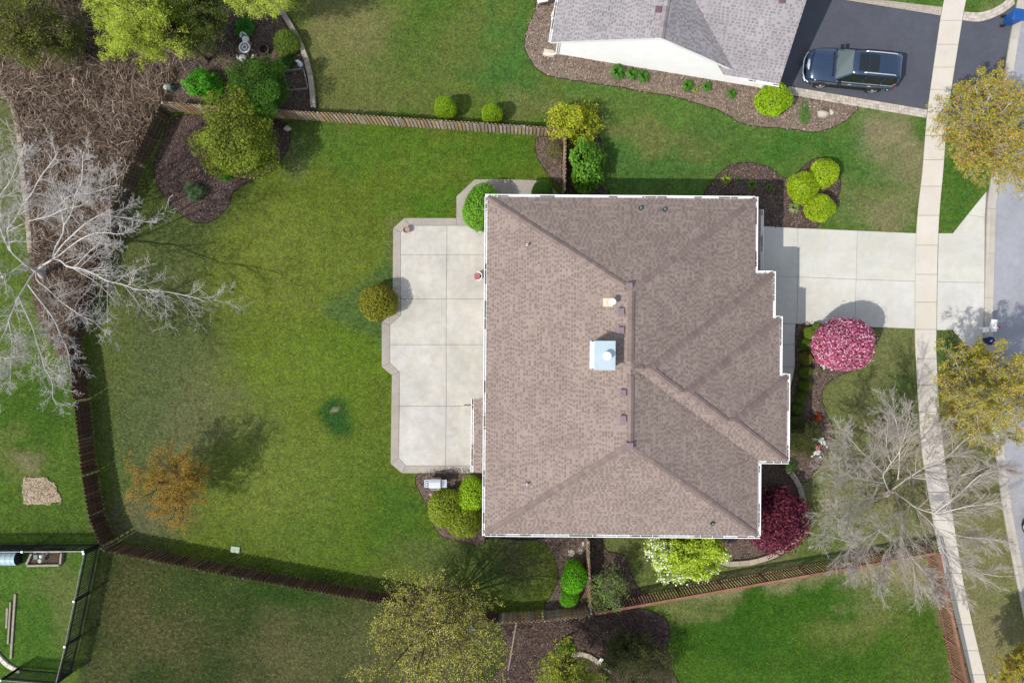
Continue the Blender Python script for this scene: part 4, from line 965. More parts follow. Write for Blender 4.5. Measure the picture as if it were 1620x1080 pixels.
PM = {
    'ball': blob_mesh(1, 9000, 0.050, 0.10, 70, (0.76, 1.02), [(1, 1, 1), (0.8, 0.86, 0.7), (1.2, 1.15, 1.0)], spread=0.24, gapk=0.07),
    'ball2': blob_mesh(2, 9000, 0.050, 0.11, 60, (0.78, 1.03), [(1, 1, 1), (0.75, 0.82, 0.7), (1.25, 1.15, 1.0)], spread=0.3, gapk=0.11),
    'rough': blob_mesh(3, 7500, 0.055, 0.36, 60, (0.62, 1.10), [(1, 1, 1), (0.7, 0.8, 0.6), (1.25, 1.2, 1.0)], spread=0.3, gapk=0.15, sharp=30),
    'leafy': blob_mesh(4, 4200, 0.085, 0.36, 40, (0.6, 1.10), [(1, 1, 1), (0.75, 0.85, 0.7), (1.2, 1.12, 1.1)], spread=0.3, gapk=0.14),
    'conifer': blob_mesh(5, 24000, 0.036, 0.32, 80, (0.6, 1.05), [(1, 1, 1), (0.72, 0.8, 0.6), (1.28, 1.2, 1.0)], aspect=0.5, spread=0.3, gapk=0.26, sharp=36),
    'blossom': blob_mesh(6, 15000, 0.040, 0.06, 60, (0.72, 1.01), [(0.54, 0.13, 0.24), (0.62, 0.25, 0.36), (0.42, 0.07, 0.16), (0.68, 0.42, 0.48), (0.28, 0.04, 0.10)], aspect=0.8, jit=0.9, spread=0.3, zmin=-0.45),
    'maple': blob_mesh(7, 9000, 0.060, 0.36, 28, (0.45, 1.05), [(0.12, 0.014, 0.034), (0.16, 0.02, 0.045), (0.075, 0.009, 0.022), (0.20, 0.04, 0.065)], aspect=0.5, jit=0.8, spread=0.35, gapk=0.12),
    'sparse': blob_mesh(8, 900, 0.07, 0.3, 20, (0.5, 1.08), [(1, 1, 1), (0.75, 0.85, 0.7), (1.2, 1.12, 1.1)], spread=0.3),
}
STEM = stems_mesh(3); M['twig'] = pmat('shrub twigs', K(120, 104, 90), 0.9, 0.2)
def crown_pose(px, py, rpx, flat=0.85, lift=0.0):
    z = 0.6
    for _ in range(4): r = rpx * (H - z) / H / S; z = lift + r * flat * 0.82
    return G(px, py, z), r, z
def shrub(kind, name, label, cat, px, py, rpx, color, ry=None, flat=0.9, group=None, lift=0.0, mat='leaf', rot=None, stems=True):
    c, r, z = crown_pose(px, py, rpx, flat, lift); k2 = (ry / rpx) if ry else 1.0
    t = thing(name, label, cat, (c.x, c.y, 0), group); a = random.uniform(0, 6.28) if rot is None else rot
    if ry: a = 0.0
    f = put('foliage', PM[kind], M[mat], t); f.location = (0, 0, z); f.scale = (r, r * k2, r * flat); f.rotation_euler = (0, 0, a); f.color = (*[min(1.0, c * 1.45) for c in color], 1)
    if stems: s = put('stems', STEM, M['twig'], t); s.location = (0, 0, z); s.scale = (r * 0.95, r * k2 * 0.95, r * flat * 0.95)
    if lift > 0.25:
        m = MB(); m.tube([(c.x, c.y, 0), (c.x + 0.05, c.y, z * 0.5), (c.x, c.y, z)], [0.09, 0.07, 0.04], 7); m.build('trunk', M['barkdark'], t)
    return t
LIME, LIME2, GOLD = K(168, 188, 30), K(160, 196, 24), K(176, 172, 36)
DKG, MIDG, BRG, OLV = K(66, 104, 26), K(92, 132, 36), K(82, 150, 26), K(122, 128, 34)
B = 'ball_shrub'
shrub('ball', 'arborvitae', 'round lime arborvitae outside the tan fence, left of the pair', 'shrub', 705, 171, 17.5, K(136, 168, 28), flat=1.35)
shrub('ball', 'arborvitae', 'round lime arborvitae outside the tan fence, nearer the gold shrub', 'shrub', 778, 181, 16.5, K(136, 168, 28), flat=1.35)
shrub('rough', 'golden_shrub', 'loose golden yellow shrub at the corner of the tan fence', 'shrub', 909, 194, 33, K(164, 170, 44), ry=30)
shrub('leafy', 'leafy_shrub', 'leafy mid green shrub between the golden shrub and the brown roof', 'shrub', 926, 260, 26, K(100, 148, 44), ry=32, flat=1.2)
shrub('ball2', B, 'bright lime ball shrub at the right end of the white gable wall', 'shrub', 1224, 156, 26, K(156, 192, 30))
G3 = 'lime ball shrubs in the bed beside the driveway'
shrub('ball2', B, 'lime ball shrub beside the driveway, topmost of the three', 'shrub', 1305, 274, 22, K(162, 190, 34), group=G3)
shrub('ball2', B, 'lime ball shrub beside the driveway, leftmost of the three', 'shrub', 1268, 297, 23, K(162, 190, 34), group=G3)
shrub('ball2', B, 'lime ball shrub nearest the driveway concrete, lowest of the three', 'shrub', 1297, 328, 21.5, K(162, 190, 34), group=G3)
shrub('ball', 'clipped_shrub', 'large clipped green shrub tucked against the roof above the patio', 'shrub', 764, 329, 32, K(104, 156, 32), ry=37, flat=1.0)
shrub('ball', 'clipped_shrub', 'small clipped green shrub just above the brown roof edge', 'shrub', 858, 304, 18, K(84, 132, 30), flat=0.9)
shrub('ball2', B, 'olive ball shrub at the left edge of the patio', 'shrub', 598, 477, 29, K(134, 134, 38), flat=0.95)
shrub('ball', B, 'bright lime ball shrub against the roof below the grill', 'shrub', 746, 783, 24, K(148, 184, 30), ry=29)
shrub('ball2', B, 'yellow green ball shrub left of the two below the grill', 'shrub', 704, 804, 29, K(142, 160, 44))
shrub('ball2', B, 'yellow green ball shrub lowest beside the roof corner', 'shrub', 734, 826, 29, K(146, 160, 48), ry=25)
shrub('ball', 'clipped_shrub', 'tall bright green clipped shrub beside the narrow gate fence', 'shrub', 908, 913, 21, K(100, 168, 22), ry=25, flat=1.2)
shrub('ball', 'clipped_shrub', 'small bright green clipped shrub below the taller clipped one', 'shrub', 901, 944, 15.5, K(96, 158, 24), flat=0.9)
shrub('conifer', 'dense_tree', 'dense dark green round tree in the shaded upper bed', 'tree', 410, 139, 41, K(70, 110, 28), flat=1.1, lift=0.6)
shrub('leafy', 'leafy_shrub', 'bright green leafy shrub above the picket fence corner', 'shrub', 321, 136, 22, K(84, 158, 32), flat=1.0)
t_ = shrub('conifer', 'evergreen_tree', 'broad olive green evergreen overhanging the picket fence', 'tree', 378, 218, 55, K(122, 136, 44), ry=56, flat=1.05, lift=0.5)
shrub('ball2', B, 'dull green ball shrub beside the curved grey edging', 'shrub', 453, 67, 20, K(108, 132, 44))
shrub('leafy', 'leafy_shrub', 'low green plant behind the white garden chair', 'shrub', 389, 46, 15, K(60, 128, 34), flat=0.6)
shrub('conifer', 'spruce', 'small blue green spruce alone in the dark mulch bed', 'shrub', 308, 302, 12.5, K(104, 132, 92), flat=0.9)
shrub('leafy', 'small_plant', 'tiny bright green plant below the broad evergreen', 'plant', 357, 277, 8, K(70, 138, 34), flat=0.6)
shrub('sparse', 'twiggy_shrub', 'brownish twiggy shrub in the corner bed by the fence', 'shrub', 876, 237, 15, K(128, 128, 74), flat=0.8)
bx = [(1293, 518, 10, K(120, 148, 56), 'pale leafy ball beside the pink tree in the boxwood row'), (1280, 527, 11.5, K(124, 150, 48), 'paler clipped boxwood at the driveway end of the row'), (1274, 545, 12.5, K(92, 116, 36), 'clipped boxwood second in the row from the driveway'), (1274, 566, 12.5, K(122, 124, 44), 'clipped boxwood with a browned side beside the pink tree'), (1273, 588, 12.5, K(92, 116, 34), 'clipped boxwood in the row just left of the upper white flowers'), (1273, 609, 12, K(90, 114, 34), 'clipped boxwood just below the white flowers, in the row'), (1267, 629, 12, K(88, 112, 34), 'clipped boxwood third from the lower end of the row'), (1261, 648, 11, K(92, 112, 36), 'smaller clipped boxwood near the lower end of the row'), (1253, 667, 10, K(100, 122, 40), 'smallest boxwood half under the eave, last in the row')]
for x, y, r_, c_, l_ in bx: shrub('ball', 'boxwood', l_, 'shrub', x, y, r_ * 0.88, c_, flat=0.98, group='boxwoods along the front walk')
# low perennials
def hosta_mesh(seed, n=70):
    r = np.random.default_rng(seed); V = []; Cc = []
    for i in range(n):
        a = r.uniform(0, 2 * math.pi); ln = r.uniform(0.55, 1.1); up = r.uniform(0.35, 0.95); w = r.uniform(0.07, 0.12)
        d = np.array([math.cos(a), math.sin(a), 0]); s = np.array([-d[1], d[0], 0]); p0 = d * 0.08; p1 = d * ln * 0.5 + [0, 0, up]; p2 = d * ln + [0, 0, up * 0.65]
        V += [p0 - s * w * .4, p0 + s * w * .4, p1 + s * w, p1 - s * w, p1 - s * w, p1 + s * w, p2 + s * w * .15, p2 - s * w * .15]
        c = np.array([1, 1, 1]) * r.uniform(0.7, 1.25); Cc += [c, c]
    return leaf_mesh('leaves', np.array(V), np.array(Cc))
HM = hosta_mesh(5)
def hosta(label, px, py, rpx, color, name='hosta', h=0.75, group=None):
    r = rpx / S; p = G(px, py, 0.15); t = thing(name, label, 'plant', (p.x, p.y, 0), group); f = put('leaves', HM, M['leaf'], t); f.scale = (r, r, r * h); f.rotation_euler = (0, 0, random.uniform(0, 6)); f.color = (*color, 1)
    f.location = (0, 0, 0.015)
HG = 'green clumps along the white gable wall'
GRN = K(92, 158, 50)
for l_, x, y, r_, c_ in [('bushy green clump below the white wall, leftmost of the cluster of three', 977, 114, 14, GRN), ('green clump in the middle of the cluster of three below the white wall', 1000, 117, 11.5, GRN), ('green clump on the right of the cluster of three below the white wall', 1018, 121, 11.5, GRN), ('green clump below the white wall, left of the pale sprouts', 1088, 135, 11, GRN), ('green clump below the white wall, right of the pale sprouts', 1119, 137, 10, GRN), ('small green clump nearest the right end of the white wall', 1158, 148, 9, GRN)]:
    hosta(l_, x, y, r_, c_, group=HG)
hosta('pale yellow sprouts between two green clumps below the white wall', 1101, 142, 6, K(176, 190, 96), 'small_plant')
for l_, x, y, r_, c_ in [('round yellow green plant in the mulch above the garage eave', 1149, 284, 9.5, K(168, 190, 76)), ('tiny green sprout beside the round yellow green plant', 1169, 283, 5, K(84, 140, 56)), ('light green plant in the mulch above the garage corner', 1190, 292, 10, K(124, 160, 66)), ('small green plant left of the lime ball shrubs', 1217, 296, 7, K(110, 150, 60)), ('pale variegated plant below the leftmost lime ball shrub', 1257, 328, 11, K(170, 186, 120))]:
    hosta(l_, x, y, r_, c_, 'perennial')
shrub('sparse', 'ground_cover', 'spreading green ground cover beside the pale boulder', 'plant', 1273, 180, 10, K(90, 150, 48), ry=19, flat=0.35)
shrub('leafy', 'small_plant', 'low green plant beside the garden frame', 'plant', 452, 100, 12, K(76, 106, 44), flat=0.4)
shrub('leafy', 'leafy_shrub', 'dark green plant touching the round grey edging at the bottom', 'plant', 893, 1027, 13, K(50, 104, 30), flat=0.5)
shrub('sparse', 'leafy_shrub', 'green leaves in the shade of the front eave corner', 'plant', 1250, 736, 13, K(66, 110, 40), flat=0.6)
def flowers(label, px, py, spread, n, col, seed, size=0.065):
    r = np.random.default_rng(seed); p = G(px, py, 0.2); t = thing('flower_clump', label, 'flowers', (p.x, p.y, 0))
    V = []; c = []
    for i in range(n):
        o = np.array([r.normal() * spread, r.normal() * spread * 1.1, r.uniform(0.14, 0.28)])
        for k in range(6):
            a = k * math.pi / 3 + r.uniform(-.2, .2); d = np.array([math.cos(a), math.sin(a), 0.25]) * size; s = np.array([-d[1], d[0], 0]) * 0.5
            V += [o, o + d * 0.6 + s, o + d, o + d * 0.6 - s]; c.append(np.array(col) * r.uniform(0.8, 1.1))
    put('blooms', leaf_mesh('blooms', np.array(V), np.array(c)), M['petal'], t)
    P_ = np.stack([r.normal(size=90) * spread * 1.1, r.normal(size=90) * spread * 1.1, r.uniform(0.02, 0.16, 90)], 1)
    put('leaves', leaf_mesh('leaves', leaf_quads(P_, np.tile([0, 0, 1.0], (90, 1)), 0.08, 0.02, r, 0.8), palette(r, 90, [K(80, 116, 60), K(60, 96, 44)])), M['leaf'], t)
flowers('white flowers in the mulch below the pink tree', 1303, 580, 0.11, 16, (0.8, 0.8, 0.76), 1)
flowers('orange red tulips in the curved front bed', 1294, 661, 0.12, 14, (0.62, 0.06, 0.01), 2)
flowers('white flowers right of the bare twiggy shrub, the upper clump', 1301, 698, 0.11, 18, (0.8, 0.8, 0.76), 3)
flowers('white flowers below the bare twiggy shrub, the lower clump', 1289, 716, 0.12, 18, (0.8, 0.8, 0.76), 4)
flowers('pink flowers above the bare twiggy shrub', 1289, 676, 0.05, 5, (0.6, 0.12, 0.2), 5)
flowers('red flowers between the two lower white clumps', 1293, 708, 0.07, 7, (0.55, 0.03, 0.03), 6)

# ------------------------------------------------------------------ trees
def grow(R, p, d, L, r0, lv, spec, segs, tips):
    n = spec['seg'][lv]; pts = [p.copy()]; d = d.normalized(); wob = spec['wob'][lv]; up = spec['up'][lv]; dirs = [d.copy()]
    for i in range(n):
        d = (d + Vector((R.gauss(0, 1), R.gauss(0, 1), R.gauss(0, 1))) * wob + Vector((0, 0, up))).normalized(); p = p + d * (L / n); pts.append(p.copy()); dirs.append(d.copy())
    segs.append((pts, [r0 * (1 - 0.72 * i / n) for i in range(n + 1)], lv)); tips.append((pts, lv))
    spawn(R, pts, dirs, L, r0, lv, spec, segs, tips)
def spawn(R, pts, dirs, L, r0, lv, spec, segs, tips):
    if lv + 1 >= len(spec['seg']): return
    n = len(pts) - 1; nc = spec['n'][lv]; nc = int(nc * R.uniform(0.8, 1.25) + 0.5)
    for k in range(nc):
        t = spec['from'][lv] + (1 - spec['from'][lv]) * (k + R.random()) / nc; x = min(t * n, n - 1e-3); i = int(x); q = pts[i].lerp(pts[i + 1], x - i); dd = dirs[i + 1]
        ax = dd.cross(Vector((R.gauss(0, 1), R.gauss(0, 1), R.gauss(0, 1)) )).normalized(); cd = Matrix.Rotation(math.radians(R.uniform(*spec['ang'][lv])), 3, ax) @ dd
        cd = (cd + Vector((0, 0, spec.get('flat', 0) * -cd.z))).normalized()
        cl = L * R.uniform(*spec['len'][lv]) * (1 - 0.45 * t); rr = max(spec['rmin'], r0 * (1 - 0.72 * t) * R.uniform(0.45, 0.7))
        grow(R, q, cd, cl, rr, lv + 1, spec, segs, tips)
def limb(R, pxs, r0, spec, segs, tips, jit=0.06):
    """A limb given by photo points with heights, then its random branches."""
    P_ = [G(*p) for p in pxs]; fine = []
    for i in range(len(P_) - 1):
        for k in range(4): fine.append(P_[i].lerp(P_[i + 1], k / 4) + Vector((R.gauss(0, jit), R.gauss(0, jit), R.gauss(0, jit))) * (1 if i + k else 0))
    fine.append(P_[-1]); sm = [fine[0]] + [(fine[i - 1] + fine[i] * 2 + fine[i + 1]) / 4 for i in range(1, len(fine) - 1)] + [fine[-1]]
    n = len(sm) - 1; dirs = [(sm[min(i + 1, n)] - sm[max(i - 1, 0)]).normalized() for i in range(n + 1)]; L = sum((b - a).length for a, b in zip(sm[:-1], sm[1:]))
    segs.append((sm, [r0 * (1 - 0.82 * i / n) + 0.008 for i in range(n + 1)], 0)); tips.append((sm, 0))
    spawn(R, sm, dirs, L, r0, 0, spec, segs, tips)
def tree_parts(t, segs, mat, trunk_lv=0, extra=None):
    tr, br = MB(), MB()
    for pts, rad, lv in segs:
        (tr if lv <= trunk_lv else br).tube(pts, rad, 7 if lv == 0 else (4 if lv == 1 else 3), False)
    if tr.v: tr.build('trunk', mat, t, smooth=True)
    if br.v: br.build('branches', mat, t, smooth=True)
def twig_leaves(r, tips, minlv, per, size, pal, aspect=0.5, spread=0.10, keep=1.0, org=(0, 0, 0)):
    P_ = []
    for pts, lv in tips:
        if lv < minlv: continue
        for a, b in zip(pts[:-1], pts[1:]):
            for _ in range(per):
                if r.random() < keep: P_.append(np.array(a.lerp(b, r.random())))
    P_ = np.array(P_); n = len(P_); P_ = P_ + r.normal(size=(n, 3)) * spread
    c = palette(r, n, pal, 0.25); hue = vnoise(P_[:, 0], P_[:, 1], 0.9, 17)[:, None]; c = c * (0.85 + 0.3 * hue)
    return leaf_mesh('crown', leaf_quads(P_ - np.array(org), np.tile([0.0, 0, 0.8], (n, 1)), size * r.uniform(0.6, 1.3, n), size * aspect * r.uniform(0.7, 1.2, n), r, 0.9), c), P_

# bare white tree at the left edge
R = random.Random(11); segs, tips = [], []
spec = dict(seg=[8, 6, 5, 4], wob=[.1, .12, .13, .15], up=[0, .03, .04, .05], n=[22, 9, 5], ang=[(30, 65), (30, 65), (30, 70)], len=[(.16, .34), (.34, .58), (.35, .6)], rmin=0.0085, flat=0.35)
spec['from'] = [.22, .15, .15]
t = thing('bare_tree', 'large bare tree with pale white branches at the left edge', 'tree', G(66, 434))
limb(R, [(70, 436, 0), (60, 430, 1.2), (48, 423, 2.4)], 0.26, dict(spec, n=[2, 6, 5]), segs, tips, 0.02)
for q, r0 in [([(56, 428, 1.6), (84, 408, 3.0), (109, 420, 3.8), (142, 432, 4.0), (177, 447, 4.0), (215, 457, 4.0), (266, 461, 3.9), (324, 477, 3.8)], .13),
              ([(84, 408, 3.0), (89, 402, 3.6), (109, 374, 4.4), (157, 337, 5.2), (182, 342, 5.4), (248, 352, 5.6)], .09),
              ([(80, 412, 3.0), (142, 371, 5.0), (170, 368, 5.6), (197, 370, 6.0)], .07),
              ([(84, 406, 3.0), (101, 356, 4.6), (94, 322, 5.4), (112, 309, 5.8), (152, 302, 6.2), (187, 293, 6.4)], .10),
              ([(101, 356, 4.6), (118, 320, 6.0), (128, 280, 7.0), (132, 240, 7.6)], .07),
              ([(48, 423, 2.4), (15, 396, 4.0), (12, 366, 5.0), (30, 330, 6.0), (60, 290, 7.0), (92, 240, 7.6)], .12),
              ([(15, 396, 4.0), (-10, 330, 6.0), (20, 280, 7.2), (40, 225, 8.0)], .09),
              ([(48, 423, 2.4), (5, 440, 4.6), (-40, 420, 6.4), (-80, 380, 8.0)], .13), ([(5, 440, 4.6), (-20, 360, 6.0), (0, 300, 7.4), (-10, 240, 8.2)], .09),
              ([(56, 428, 2.0), (60, 444, 2.8), (108, 487, 3.6), (140, 506, 3.8), (175, 530, 4.0)], .08),
              ([(56, 430, 1.8), (30, 470, 3.6), (14, 508, 4.8), (-6, 560, 6.2), (-30, 620, 7.2)], .12),
              ([(30, 470, 3.6), (52, 520, 5.0), (66, 566, 5.8), (78, 600, 6.2), (90, 640, 6.6)], .08),
              ([(44, 450, 3.0), (84, 500, 4.6), (106, 548, 5.2), (112, 590, 5.6)], .08), ([(14, 508, 4.8), (20, 560, 6.0), (16, 610, 6.6)], .06),
              ([(12, 366, 5.0), (60, 345, 6.0), (110, 330, 6.6), (140, 318, 7.0)], .06)]:
    limb(R, q, r0 * 0.42, spec, segs, tips)
tree_parts(t, segs, M['barkpale'])

# bare grey tree over the sidewalk
R = random.Random(23); segs, tips = [], []
spec = dict(seg=[8, 6, 5, 4], wob=[.08, .10, .12, .14], up=[0, .05, .05, .05], n=[19, 10, 8], ang=[(20, 46), (15, 40), (15, 36)], len=[(.30, .5), (.38, .6), (.4, .6)], rmin=0.006, flat=0.25)
spec['from'] = [.18, .15, .2]
t = thing('bare_tree', 'wide bare grey tree spreading over the sidewalk and red brown fence', 'tree', G(1403, 782))
limb(R, [(1402, 782, 0), (1407, 777, 0.8), (1416, 778, 1.5)], 0.17, dict(spec, n=[1, 6, 5]), segs, tips, 0.01)
for q, r0 in [([(1407, 777, 0.8), (1396, 752, 2.2), (1408, 736, 3.2), (1424, 712, 4.2), (1440, 660, 5.6)], .08), ([(1398, 750, 2.2), (1372, 722, 3.8), (1352, 700, 4.6), (1334, 684, 5.2)], .06),
              ([(1410, 737, 3.0), (1402, 706, 4.4), (1404, 664, 5.4)], .05), ([(1420, 758, 2.4), (1425, 717, 4.0), (1424, 690, 4.8), (1412, 652, 5.6)], .06),
              ([(1410, 776, 1.0), (1438, 754, 2.8), (1463, 738, 3.8), (1499, 722, 4.8), (1534, 690, 5.6)], .09), ([(1463, 738, 3.8), (1476, 706, 5.0), (1486, 672, 5.8)], .05), ([(1438, 754, 2.8), (1480, 760, 4.2), (1520, 752, 5.0), (1568, 736, 5.8)], .06),
              ([(1416, 778, 1.4), (1446, 800, 3.0), (1478, 812, 4.2), (1530, 800, 5.2), (1592, 792, 6.0)], .11), ([(1478, 812, 4.2), (1520, 776, 5.2), (1556, 748, 5.8), (1590, 740, 6.2)], .06),
              ([(1446, 800, 3.0), (1480, 836, 4.4), (1492, 872, 5.0), (1520, 900, 5.6), (1586, 912, 6.2)], .09), ([(1480, 836, 4.4), (1530, 850, 5.2), (1596, 858, 6.0)], .06), ([(1492, 872, 5.0), (1500, 910, 5.8), (1530, 950, 6.4)], .06),
              ([(1416, 778, 1.4), (1428, 812, 3.0), (1424, 846, 4.0), (1440, 880, 4.8), (1452, 936, 5.8)], .08), ([(1424, 846, 4.0), (1396, 880, 5.0), (1392, 930, 5.8)], .05), ([(1428, 812, 3.0), (1392, 838, 4.4), (1350, 860, 5.0), (1308, 848, 5.6)], .06),
              ([(1412, 778, 1.2), (1380, 792, 3.0), (1346, 806, 4.2), (1312, 812, 5.0)], .06), ([(1398, 764, 1.8), (1366, 758, 3.4), (1340, 752, 4.4), (1312, 740, 5.2)], .06), ([(1440, 880, 4.8), (1470, 916, 5.8), (1486, 946, 6.4)], .05), ([(1392, 838, 4.4), (1360, 886, 5.4), (1350, 910, 5.8)], .05)]:
    limb(R, q, r0 * 0.5, spec, segs, tips, 0.04)
tree_parts(t, segs, M['bark'])

def leafy_tree(name, label, base, rings, seed, pal, size, per, barkmat, spec, minlv=2, r0=0.06, keep=1.0, spread=0.1, aspect=0.5, trunk_r=0.13, fork=1.5, leafmat='leaf'):
    """Limbs from a fork to the given crown points (px, py, z), branches, then leaves along the twigs."""
    R = random.Random(seed); r = np.random.default_rng(seed); segs, tips = [], []; b = G(*base, 0); px0, py0 = base
    f = Vector((b.x, b.y, fork)); k = H / (H - fork); fpx = (810 + f.x * S * k, 540 - f.y * S * k, fork)
    t = thing(name, label, 'tree', (b.x, b.y, 0)); limb(R, [(px0, py0, 0), fpx], trunk_r, dict(spec, n=[0, 0, 0]), segs, tips, 0.01)
    for q in rings:
        q = Vector(q); a = Vector(fpx); m1 = a.lerp(q, 0.35); m1.z = fork + (q.z - fork) * 0.5; limb(R, [tuple(a), tuple(m1), tuple(a.lerp(q, 0.7)[:2]) + (fork + (q.z - fork) * 0.85,), tuple(q)], r0, spec, segs, tips, 0.05)
    tree_parts(t, segs, M[barkmat])
    me, _ = twig_leaves(r, tips, minlv, per, size, pal, aspect, spread, keep, org=(b.x, b.y, 0)); put('crown', me, M[leafmat], t)
    return t
spec3 = dict(seg=[8, 5, 4, 3], wob=[.1, .16, .2, .2], up=[0, .04, .03, .0], n=[11, 6, 4], ang=[(30, 65), (30, 65), (30, 70)], len=[(.3, .5), (.4, .65), (.4, .6)], rmin=0.008, flat=0.2)
spec3['from'] = [.2, .15, .15]
AUT = [K(214, 172, 54, 1.3), K(200, 186, 54, 1.3), K(176, 180, 50, 1.3), K(216, 150, 52, 1.3), K(150, 164, 46, 1.3), K(132, 152, 42, 1.3)]
AUT2 = [K(196, 184, 50, 1.32), K(174, 178, 48, 1.32), K(208, 186, 62, 1.32), K(146, 156, 42, 1.32), K(212, 150, 56, 1.32), K(160, 170, 46, 1.32)]
def ring(cx, cy, rx, ry, n, z, jit, seed, inner=True):
    R = random.Random(seed); out = []
    for i in range(n): a = 2 * math.pi * (i + R.uniform(-.3, .3)) / n; f = R.uniform(1 - jit, 1); out.append((cx + rx * f * math.cos(a), cy + ry * f * math.sin(a), z * R.uniform(0.72, 0.95)))
    if inner:
        for i in range(max(4, n * 2 // 3)): a = R.uniform(0, 6.28); f = R.uniform(0.15, 0.6); out.append((cx + rx * f * math.cos(a), cy + ry * f * math.sin(a), z * R.uniform(0.95, 1.2)))
    return out
leafy_tree('street_tree', 'orange and yellow street tree beside the upper sidewalk', (1516, 236), ring(1580, 198, 96, 92, 13, 5.4, .3, 1), 31, AUT, 0.05, 4, 'bark', spec3, keep=0.44, spread=0.06)
leafy_tree('street_tree', 'yellow green street tree below the mailbox beside the kerb', (1508, 612), ring(1584, 622, 98, 88, 13, 5.4, .3, 2), 32, AUT2, 0.05, 4, 'bark', spec3, keep=0.42, spread=0.06)
leafy_tree('street_tree', 'small yellow street tree cut by the lower right corner', (1590, 1040), ring(1640, 1080, 50, 56, 9, 4.0, .3, 3), 33, AUT2, 0.05, 4, 'bark', spec3, keep=0.5, spread=0.05)
leafy_tree('young_tree', 'small vase shaped tree with sparse orange leaves in the back lawn', (297, 757), ring(266, 768, 64, 62, 12, 3.4, .2, 4), 34, [K(212, 174, 60, 1.25), K(200, 156, 50, 1.25), K(220, 182, 58, 1.15), K(180, 142, 50, 1.32)], 0.027, 4, 'barkdark', dict(spec3, flat=0.1), keep=0.34, spread=0.06, r0=0.035, trunk_r=0.06, fork=0.8)
spec4 = dict(spec3, n=[12, 6, 4], up=[0, .02, -.10, -.2])
WIL = [K(222, 220, 92, 1.35), K(206, 208, 84, 1.35), K(228, 222, 110, 1.35), K(190, 194, 80, 1.35)]
leafy_tree('budding_tree', 'large tree with sparse yellow green buds at the bottom fence', (690, 962), ring(678, 1020, 114, 104, 15, 6.4, .3, 5), 35, WIL, 0.042, 4, 'barkdark', dict(spec4, n=[10, 6, 4]), keep=0.2, spread=0.06, aspect=0.4)
leafy_tree('budding_tree', 'yellow green tree cut by the bottom edge near the round edging', (890, 1010), ring(902, 1094, 46, 40, 8, 4.6, .4, 6), 36, [K(202, 210, 64, 1.2), K(180, 196, 56, 1.2), K(156, 176, 50, 1.2)], 0.045, 3, 'barkdark', spec4, keep=0.4, spread=0.06)
leafy_tree('dark_shrub', 'dark green sprawling shrub in the shaded bottom bed', (985, 1022), ring(1010, 1052, 60, 46, 10, 2.0, .3, 7), 37, [K(84, 96, 44), K(70, 84, 40), K(110, 118, 56)], 0.04, 3, 'barkdark', spec4, fork=0.3, keep=0.45, r0=0.03, trunk_r=0.06)
# weeping willows over the shaded upper left
LW = [K(206, 222, 76, 1.3), K(190, 210, 66, 1.3), K(214, 224, 100, 1.3), K(170, 192, 60, 1.3)]
DW = [K(124, 146, 54), K(140, 160, 60), K(104, 126, 48)]
spec5 = dict(seg=[8, 6, 6, 4], wob=[.1, .12, .1, .12], up=[0, -.05, -.16, -.2], n=[12, 7, 3], ang=[(25, 60), (20, 50), (20, 50)], len=[(.3, .48), (.5, .8), (.3, .5)], rmin=0.007, flat=0.1)
spec5['from'] = [.25, .2, .2]
leafy_tree('willow', 'bright lime weeping willow hanging into the top edge', (330, 96), ring(192, 4, 36, 70, 10, 6.2, .25, 8), 38, LW, 0.05, 5, 'barkdark', spec5, spread=0.09, aspect=0.3, keep=0.75, fork=2.6)
leafy_tree('willow', 'dull green weeping willow beside the lime one at the top edge', (370, 62), ring(286, 10, 36, 66, 9, 4.6, .3, 9), 39, DW, 0.05, 4, 'barkdark', spec5, spread=0.08, aspect=0.3, keep=0.6)
leafy_tree('willow', 'small lime weeping willow above the white garden table', (432, 12), ring(402, -32, 40, 36, 8, 5.0, .3, 10), 40, LW, 0.05, 4, 'bark', spec5, spread=0.07, aspect=0.3, keep=0.7)
leafy_tree('willow', 'olive green tree filling the top left corner', (140, 90), ring(-2, 20, 50, 64, 10, 5.4, .35, 11), 41, [K(146, 158, 50), K(128, 144, 48), K(176, 192, 60), K(108, 122, 44)], 0.05, 4, 'barkdark', spec5, spread=0.08, aspect=0.4, keep=0.2)
leafy_tree('wild_shrub', 'thin green shrub at the edge of the dry reeds', (118, 92), ring(92, 46, 36, 26, 8, 2.6, .3, 12), 42, [K(128, 146, 58), K(112, 128, 52)], 0.04, 3, 'barkdark', spec4, keep=0.3, fork=0.3, r0=0.025, trunk_r=0.04)
leafy_tree('lilac', 'grey twiggy shrub with new green leaves in the fence corner', (962, 926), ring(962, 936, 30, 34, 9, 2.0, .3, 13), 43, [K(138, 178, 84), K(160, 186, 90)], 0.045, 2, 'twig', dict(spec4, n=[9, 5, 3]), keep=0.2, fork=0.3, r0=0.025, trunk_r=0.04)
leafy_tree('bare_shrub', 'bare brownish twiggy shrub against the front eave', (1264, 690), ring(1270, 692, 28, 28, 10, 1.2, .3, 14), 44, [K(110, 120, 60), K(98, 104, 60)], 0.035, 2, 'barkdark', dict(spec4, up=[0, .02, .02, .02]), keep=0.5, fork=0.15, r0=0.022, trunk_r=0.04)
